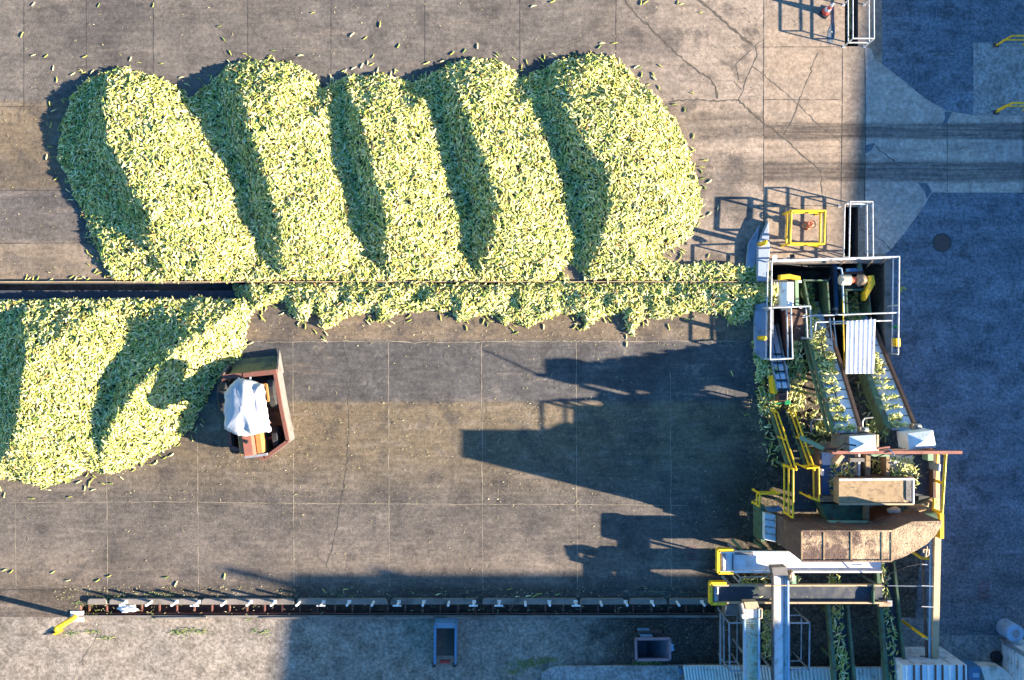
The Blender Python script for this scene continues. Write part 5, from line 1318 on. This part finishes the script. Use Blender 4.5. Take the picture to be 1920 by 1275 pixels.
MB().bar(P(1503, 995.5, HT + .02), P(1672, 995.5, HT + .02), .05, .05).build('edge_rib', M['hoodtop'], bh)
MB().bar(P(1503, 1052, HT + .02), P(1672, 1052, HT + .02), .05, .05).build('edge_rib', M['hoodtop'], bh)
for x, y in ((1505, 1049), (1505, 998), (1670, 1049), (1752, 990)):
    q = P(x, y, HT - .3); MB().bar((q.x, q.y, 0), (q.x, q.y, HBt + .1), .14, .14).build('leg', M['green'], bh)
# seams of the walls seen from above
for x0 in (1547, 1596, 1655):
    a = P(x0, 994.6, HT - .08); MB().bar((a.x, a.y + .02, HBt), (a.x, a.y + .02, HT - .1), .05, .04).build('seam', M['redrust'], bh)
bx = thing('vent_box', 'white speckled vent box at the left end of the big rusty hood', 'vent', P(1445, 988, .9))
MB().prism([P(1434, 962, 1.42), P(1454, 966, 1.42), P(1454, 1016, 1.42), P(1434, 1012, 1.42)], 1.05).build('cover', M['white'], bx)
MB().prism([P(1434, 951, 1.3), P(1462, 949, 1.3), P(1470, 958, 1.3), P(1442, 961, 1.3)], 1.15).build('flap', M['galv'], bx)
MB().pr(1427, 948, 1434, 1016, 1.15, .2).build('side_frame', M['green'], bx)
for k in range(3):
    MB().bar(P(1434, 974 + 13 * k, 1.44), P(1454, 977 + 13 * k, 1.44), .02, .02).build('seam', M['plate'], bx)
for x, y in ((1431, 1026), (1431, 955), (1436, 1030)):
    q = P(x, y, 1.0); MB().bar((q.x, q.y, 0), q, .12, .12).build('leg', M['green'], bx)
MB().bar(P(1373, 1012, .3), P(1392, 1032, 1.0), .1, .1).build('brace', M['green'], bx)

# ------------------------------------------------------------------ belts below the hood
def cross_belt(label, x0, x1, y0, y1, z, belt, side, xy_end):
    t = thing('cross_belt', label, 'conveyor', P((x0 + x1) / 2, (y0 + y1) / 2, z - .6))
    mb = MB(); n = 8; rows_ = []
    for i in range(n + 1):
        v = i / n; zz = z - .05 * math.sin(math.pi * v) - (.02 if v > .72 else 0)
        rows_ += [P(x0, y0 + (y1 - y0) * v, zz), P(x1, y0 + (y1 - y0) * v, zz)]
    mb.add(rows_, [[2 * i, 2 * i + 2, 2 * i + 3, 2 * i + 1] for i in range(n)]); mb.build('belt', M[belt], t, smooth=True)
    for y in (y0 - 1.2, y1 + 1.2):
        MB().bar(P(x0 - 4, y, z), P(x1, y, z), .06, .16).build('side_frame', M[side], t)
    MB().cyl(P(x0 + 2, y0 + 2, z - .02), P(x0 + 2, y1 - 2, z - .02), .10, n=16).build('end_roller', M['galv'], t)
    e = [P(x0 + 22, y0 - 4, z + .06), P(xy_end, y0 - 4, z + .06), P(xy_end, y1 + 4, z + .06), P(x0 + 22, y1 + 4, z + .06)]
    mb = MB()
    for a, b in zip(e[:-1], e[1:]): mb.bar(a - Vector((0, 0, .1)), b - Vector((0, 0, .1)), .10, .26)
    mb.build('end_guard', M['yellow'], t)
    for x in (x0 + 30, (x0 + x1) / 2, x1 - 10):
        for y in (y0, y1):
            q = P(x, y, z - .1); MB().bar((q.x, q.y, 0), q, .08, .08).build('leg', M['galv'], t)
    return t
k1 = cross_belt('wide white belt conveyor with a yellow end guard directly below the rusty hood', 1353, 1652, 1036, 1070, 1.30, 'wbelt', 'white', 1347)
MB().pr(1374, 1036, 1375.2, 1070, 1.33, 1.22).build('belt_joint', M['dark'], k1)
MB().pr(1378, 1036, 1413, 1040.5, 1.42, 1.36).build('top_plate', M['plate'], k1)
k2 = cross_belt('dark belt conveyor with a yellow end guard, second below the rusty hood', 1340, 1655, 1098, 1128, 1.25, 'blackbelt', 'tan', 1333)
ears_on([P(1412, 1100, 1.24), P(1430, 1100, 1.24), P(1430, 1122, 1.22), P(1412, 1122, 1.22)], 3, .03, .01)
hp = thing('pulley_motor', 'small motor on the right end of the dark belt conveyor', 'motor', P(1655, 1132, 1.1))
MB().cyl(P(1646, 1131, 1.2), P(1668, 1131, 1.2), .12).build('motor_body', M['motor'], hp); MB().pr(1664, 1126, 1673, 1137, 1.3, 1.0).build('end_box', M['galv'], hp)
MB().pr(1638, 1095, 1640, 1133, 1.4, 1.1).build('end_plate', M['green'], hp)
pr = thing('pipe_rack', 'grey pipe barrier between the white and dark cross belts', 'barrier', P(1410, 1083))
MB().tube([P(1387, 1094, .9), P(1388, 1083, .9), P(1447, 1081, .9)], .03).build('rail', M['rail'], pr)
for x, y in ((1387, 1093), (1388, 1083), (1443, 1082)):
    q = P(x, y, .9); MB().cyl((q.x, q.y, 0), q, .03).build('post', M['rail'], pr)
ears_on([P(1390, 1080, .05), P(1448, 1080, .05), P(1448, 1096, .05), P(1390, 1096, .05)], 34, .01, .1)
ears_on([P(1552, 1078, .3), P(1572, 1078, .3), P(1572, 1094, .3), P(1552, 1094, .3)], 26, .01, .2)
# white trough running down the picture
d1 = thing('trough_conveyor', 'long pale metal trough conveyor crossing over both belts towards the bottom edge', 'conveyor', P(1462, 1180, 1.8))
zz = 1.66
MB().prism([P(1449, 1076, zz), P(1476, 1076, zz), P(1477, 1400, zz), P(1450, 1400, zz)], zz - .06).build('trough_floor', M['white'], d1)
MB().bar(P(1449, 1076, zz + .06), P(1449, 1400, zz + .06), .05, .2).build('side_frame', M['plate'], d1)
MB().bar(P(1477, 1076, zz + .0), P(1478, 1400, zz + .0), .06, .15).build('side_frame', M['pipe'], d1)
MB().prism([P(1447, 1064, zz + .3), P(1475, 1063, zz + .3), P(1478, 1079, zz + .25), P(1450, 1079, zz + .25)], zz - .1).build('head_cover', M['plate'], d1)
MB().pr(1449, 1097, 1476, 1099, zz + .2, zz + .15).build('cross_strip', M['tan'], d1)
MB().bar(P(1470, 1076, zz + .01), P(1471, 1400, zz + .01), .05, .03).build('inner_seam', M['galv'], d1)
for y in (1090, 1180, 1260):
    for x in (1451, 1475):
        q = P(x, y, zz - .1); MB().bar((q.x, q.y, 0), q, .06, .06).build('leg', M['galv'], d1)
hm = thing('head_motor', 'dusty motor bolted on the right of the pale trough head', 'motor', P(1482, 1085, 1.6))
MB().add(*(lambda b_: (b_.v, b_.f))(blob(P(1481, 1078, 1.75), .12, .2, .15, 6.6, amp=.5))).build('gearbox', M['motor'], hm)
MB().cyl(P(1483, 1072, 1.8), P(1484, 1088, 1.8), .10).build('motor_body', M['tan'], hm); MB().pr(1486, 1080, 1493, 1095, 1.75, 1.5).build('bracket', M['lgreen'], hm)
d2 = thing('slat_conveyor', 'rust stained tan slat conveyor left of the pale trough', 'conveyor', P(1409, 1200, 1.3))
zz = 1.75
MB().prism([P(1397, 1158, zz), P(1420, 1158, zz), P(1421, 1400, zz), P(1398, 1400, zz)], zz - .06).build('slats', M['slat'], d2)
for x, m_ in ((1395.5, 'pipe'), (1422, 'pipe')):
    MB().bar(P(x, 1140, zz + .06), P(x + .8, 1400, zz + .06), .05, .2).build('side_frame', M[m_], d2)
MB().prism([P(1395, 1129, zz + .3), P(1420, 1128, zz + .3), P(1424, 1141, zz + .3), P(1399, 1142, zz + .3)], zz).build('head_cover', M['tan'], d2)
MB().prism([P(1399, 1143, zz + .1), P(1420, 1142, zz + .1), P(1420, 1158, zz + .1), P(1398, 1159, zz + .1)], zz - .1).build('head_plate', M['roof'], d2)
MB().tube([P(1423, 1141, zz + .3), P(1428, 1141, zz + .3), P(1428, 1159, zz + .3), P(1422, 1159, zz + .3)], .03).build('guard', M['tan'], d2)
MB().cyl(P(1388, 1130, zz + .25), P(1393, 1150, zz + .25), .09).build('drive_motor', M['plate'], d2)
MB().pr(1392, 1150, 1402, 1160, zz + .3, zz + .1).build('drive_box', M['white'], d2)
for y in (1165, 1230):
    for x in (1398, 1420):
        q = P(x, y, zz - .1); MB().bar((q.x, q.y, 0), q, .06, .06).build('leg', M['galv'], d2)
solo(MB().prism([P(1362, 1130, 1.3), P(1388, 1130, 1.3), P(1394, 1152, 1.3), P(1358, 1152, 1.3)], .9), 'grey_cover', M['plate'], 'flat grey cover plate below the yellow end of the dark belt', 'cover')
tr_ = random.random()
def corn_belt(label, xl, xr, ytop, ybot, z0, z1, xl1, xr1, band0, band1, n):
    a, b = P(xl, ytop, z0), P(xr, ytop, z0); c, d_ = P(xr1, ybot, z1), P(xl1, ybot, z1)
    t = thing('corn_conveyor', label, 'conveyor', a, 'green framed conveyors carrying corn to the bottom edge')
    MB().prism([a, b, c, d_], [p.z - .05 for p in (a, b, c, d_)]).build('belt', M['blackbelt'], t)
    MB().bar(a + Vector((0, 0, .08)), d_ + Vector((0, 0, .08)), .12, .26).build('side_frame', M['green'], t)
    MB().bar(b + Vector((0, 0, .08)), c + Vector((0, 0, .08)), .08, .26).build('side_frame', M['green'], t)
    for f in (.1, .6):
        for e0, e1 in ((a, d_), (b, c)):
            q = e0.lerp(e1, f); MB().bar((q.x, q.y, 0), (q.x, q.y, q.z - .02), .08, .08).build('leg', M['green'], t)
    q = [a.lerp(b, band0), a.lerp(b, band1), d_.lerp(c, band1), d_.lerp(c, band0)]
    ears_on(q, n, .04, .08, .15, 1.4, .7)
    return t
corn_belt('left green framed conveyor densely loaded with corn running to the bottom edge', 1550, 1586, 1132, 1300, .55, 1.2, 1564, 1601, .14, .78, 120)
corn_belt('right green framed conveyor loosely loaded with corn running to the bottom edge', 1640, 1672, 1050, 1300, .45, 1.2, 1662, 1698, .2, .72, 88)

# galvanised stands
def stand(label, quad, z, zb, extra=()):
    q = [P(*p, z) for p in quad]; t = thing('pipe_stand', label, 'stand', (q[0].x, q[0].y, zb))
    for a, b in zip(q, q[1:] + q[:1]): MB().bar(a, b, .045, .045).build('top_bar', M['galv'], t)
    for p in q: MB().bar((p.x, p.y, zb), p, .045, .045).build('leg', M['galv'], t)
    for a, b in zip(q, q[1:] + q[:1]):
        MB().bar((a.x, a.y, zb + (z - zb) * .5), (b.x, b.y, zb + (z - zb) * .5), .035, .035).build('mid_bar', M['galv'], t)
    return t
stand('grey galvanised pipe stand left of the tan slat conveyor', [(1367, 1168), (1394, 1168), (1394, 1258), (1368, 1258)], 1.6, 0)
stand('grey galvanised pipe stand right of the pale trough', [(1480, 1168), (1518, 1168), (1517, 1256), (1480, 1256)], 1.6, 0)
tube_thing('pipe_rail', 'pair of grey pipes left of the galvanised stand', 'pipe', [P(1351, 1150, .5), P(1351, 1250, .5)], .04, M['galv'])
tube_thing('pipe_rail', 'thin grey pipe just inside the pair left of the stand', 'pipe', [P(1357, 1150, .6), P(1358, 1250, .6)], .03, M['galv'])
ears_on([P(1428, 1140, .1), P(1446, 1140, .1), P(1446, 1235, .1), P(1428, 1235, .1)], 85, .01, .15)
ears_on([P(1480, 1080, .1), P(1500, 1080, .1), P(1500, 1092, .1), P(1480, 1092, .1)], 4)

# pipes at the right
pp = thing('standing_pipes', 'bundle of blue pipes and a rusty pipe running beside the tan beam', 'pipe', P(1742, 1100, 1.0))
for x, r_, m_ in ((1744.5, .045, 'pipe'), (1748.5, .03, 'pipe')):
    MB().tube([P(x + 1, 1010, 2.1), P(x - 1, 1180, 1.3), P(x - 2, 1300, .8)], r_).build('pipe', M[m_], pp)
MB().tube([P(1731, 1045, 1.8), P(1735, 1180, 1.2), P(1742, 1300, .8)], .055).build('rusty_pipe', M['rust'], pp)
for y in (1058, 1098, 1137, 1197):
    MB().bar(P(1728, y, 2.0), P(1750, y + 1, 2.0), .03, .03).build('clamp', M['galv'], pp)
MB().tube([P(1664, 1098, 1.5), P(1732, 1099, 1.7)], .014).build('wire', M['rail'], pp)
MB().tube([P(1731, 1036, 2.2), P(1731, 1030, 2.2), P(1741, 1030, 2.2), P(1741, 1040, 2.2), P(1735, 1044, 2.2), P(1738, 1024, 2.2)], .03).build('bent_fitting', M['tan'], pp)
tube_thing('yellow_brace', 'short yellow brace bar under the right end of the rusty hood', 'brace', [P(1711, 1035, 1.8), P(1727, 1046, 1.9), P(1746, 1048, 1.9)], .05, M['yellow'])
q = P(1686, 1160, 0); tube_thing('yellow_post', 'slim tall yellow post beside the right corn conveyor near the bottom edge', 'post', [(q.x, q.y, 0), (q.x, q.y, 2.0)], .055, M['yellow'])

# ------------------------------------------------------------------ sheds along the bottom edge
def ribbed_roof(label, x0, x1, y0, z0, step, tilt, name='metal_roof', m='roof', ybot=1420):
    t = thing(name, label, 'roof', P((x0 + x1) / 2, y0 + 20, 0))
    a, b = P(x0, y0, z0), P(x1, y0, z0); c, d_ = P(x1 + tilt, ybot, z0 + .1), P(x0 + tilt, ybot, z0 + .1)
    MB().prism([a, b, c, d_], z0 - .06).build('sheet', M[m], t)
    n = int((x1 - x0) / step)
    mb = MB()
    for k in range(n + 1):
        f = k / n; mb.bar(a.lerp(b, f) + Vector((0, 0, .02)), d_.lerp(c, f) + Vector((0, 0, .02)), .055, .09)
    mb.build('ribs', M[m], t)
    MB().prism([Vector((p.x, p.y, z0 - .07)) for p in (a + Vector((.1, -.15, 0)), b + Vector((-.1, -.15, 0)), c + Vector((-.1, 0, 0)), d_ + Vector((.1, 0, 0)))], 0).build('wall', M['plate'], t)
    return t
ribbed_roof('pale ribbed metal roof at the bottom edge below the slat conveyor', 1282, 1440, 1248, .55, 5.6, 26)
ribbed_roof('pale ribbed metal roof at the bottom edge below the pale trough', 1441, 1690, 1251, .45, 7, 16)
sh = thing('white_shed', 'white panelled shed with a dark seamed ribbed roof at the lower right', 'shed', P(1750, 1240))
zs_ = 1.7; q = [P(1693, 1247, zs_), P(1813, 1247, zs_), P(1816, 1500, zs_), P(1695, 1500, zs_)]
MB().prism([p + Vector((0, 0, -.04)) for p in q], 0).build('wall', M['white'], sh)
MB().prism([p + Vector((0, .0, .0)) for p in q], zs_ - .035).build('roof', M['wroof'], sh)
for k in range(9):
    f = (k + .5) / 9; MB().bar(q[0].lerp(q[1], f) + Vector((0, .01, .03)), q[3].lerp(q[2], f) + Vector((0, 0, .03)), .045, .06).build('roof_rib', M['rust'] if k % 3 else M['wroof'], sh)
for f in (.18, .75):
    w = q[0].lerp(q[1], f); MB().box((w.x - .012, w.y + .001, .02), (w.x + .012, w.y + .012, zs_ - .1)).build('wall_seam', M['galv'], sh)
w = q[0].lerp(q[1], .5); MB().box((w.x - .15, w.y + .001, .9), (w.x + .15, w.y + .02, 1.0)).build('wall_vent', M['galv'], sh)
s2 = thing('ribbed_shed', 'white shed with horizontal ribbed wall at the lower right corner', 'shed', P(1890, 1230))
x0 = P(1877, 0).x; y0 = Y(1198); MB().box((x0 + .02, y0 - 1.15, 0), (x0 + 6, y0 - .02, 2.6)).build('wall', M['white'], s2)
for k in range(13):
    z = .15 + k * .19; MB().box((x0 - .02, y0 - 1.13, z), (x0 + .02, y0 - .04, z + .09)).build('wall_rib', M['white'], s2)
MB().box((x0 - .06, y0 - .1, 0), (x0 + .03, y0 + .03, 2.62)).build('corner_post', M['galv'], s2)
MB().box((x0 - .1, y0 - 1.25, 2.6), (x0 + 6.1, y0 + .1, 2.68)).build('roof', M['wroof'], s2)
dr = thing('drum', 'upright pale blue drum with a round central opening beside the ribbed shed', 'drum', P(1886, 1178))
db = P(1884, 1176)
MB().lathe(db, [(.33, 0), (.33, .62), (.31, .65)], 26).build('shell', M['pipe'], dr, smooth=False)
MB().lathe(db, [(.31, .65), (.14, .66), (.13, .64)], 26).build('top_ring', M['pipe'], dr); MB().lathe(db, [(.13, .40), (.13, .655), (.15, .665), (.15, .66)], 20).build('opening_rim', M['galv'], dr)
MB().lathe(db, [(.0, .63), (.128, .63)], 20).build('opening', M['pipe'], dr)
b3 = thing('blue_bin', 'dark blue bin with a pale marking at the bottom edge right of the white shed', 'bin', P(1826, 1262))
MB().pr(1816, 1250, 1838, 1330, .6, 0).build('body', M['bluesteel'], b3); MB().pr(1824, 1262, 1836, 1270, .606, .59).build('marking', M['pipe'], b3)
solo(MB().pp([(1838, 1250), (1878, 1251), (1930, 1290), (1930, 1340), (1870, 1340)], .5, 0), 'pale_lid', M['roof'], 'pale flat lid between the blue bin and the ribbed shed', 'lid', bevel=.02)
tyre = thing('old_tyre', 'small dark tyre lying beside the ribbed shed', 'tyre', P(1867, 1231))
MB().lathe(P(1866, 1230), [(.10, .02), (.20, .0), (.22, .06), (.20, .13), (.11, .12)], 20).build('tread', M['rubber'], tyre, smooth=True)

finish_corn()
for o_ in list(bpy.data.objects):
    if o_.type == 'MESH' and o_.get('label') is None and o_.get('kind') is None and o_.parent is None and o_.users_collection:
        print('UNLABELLED', o_.name)
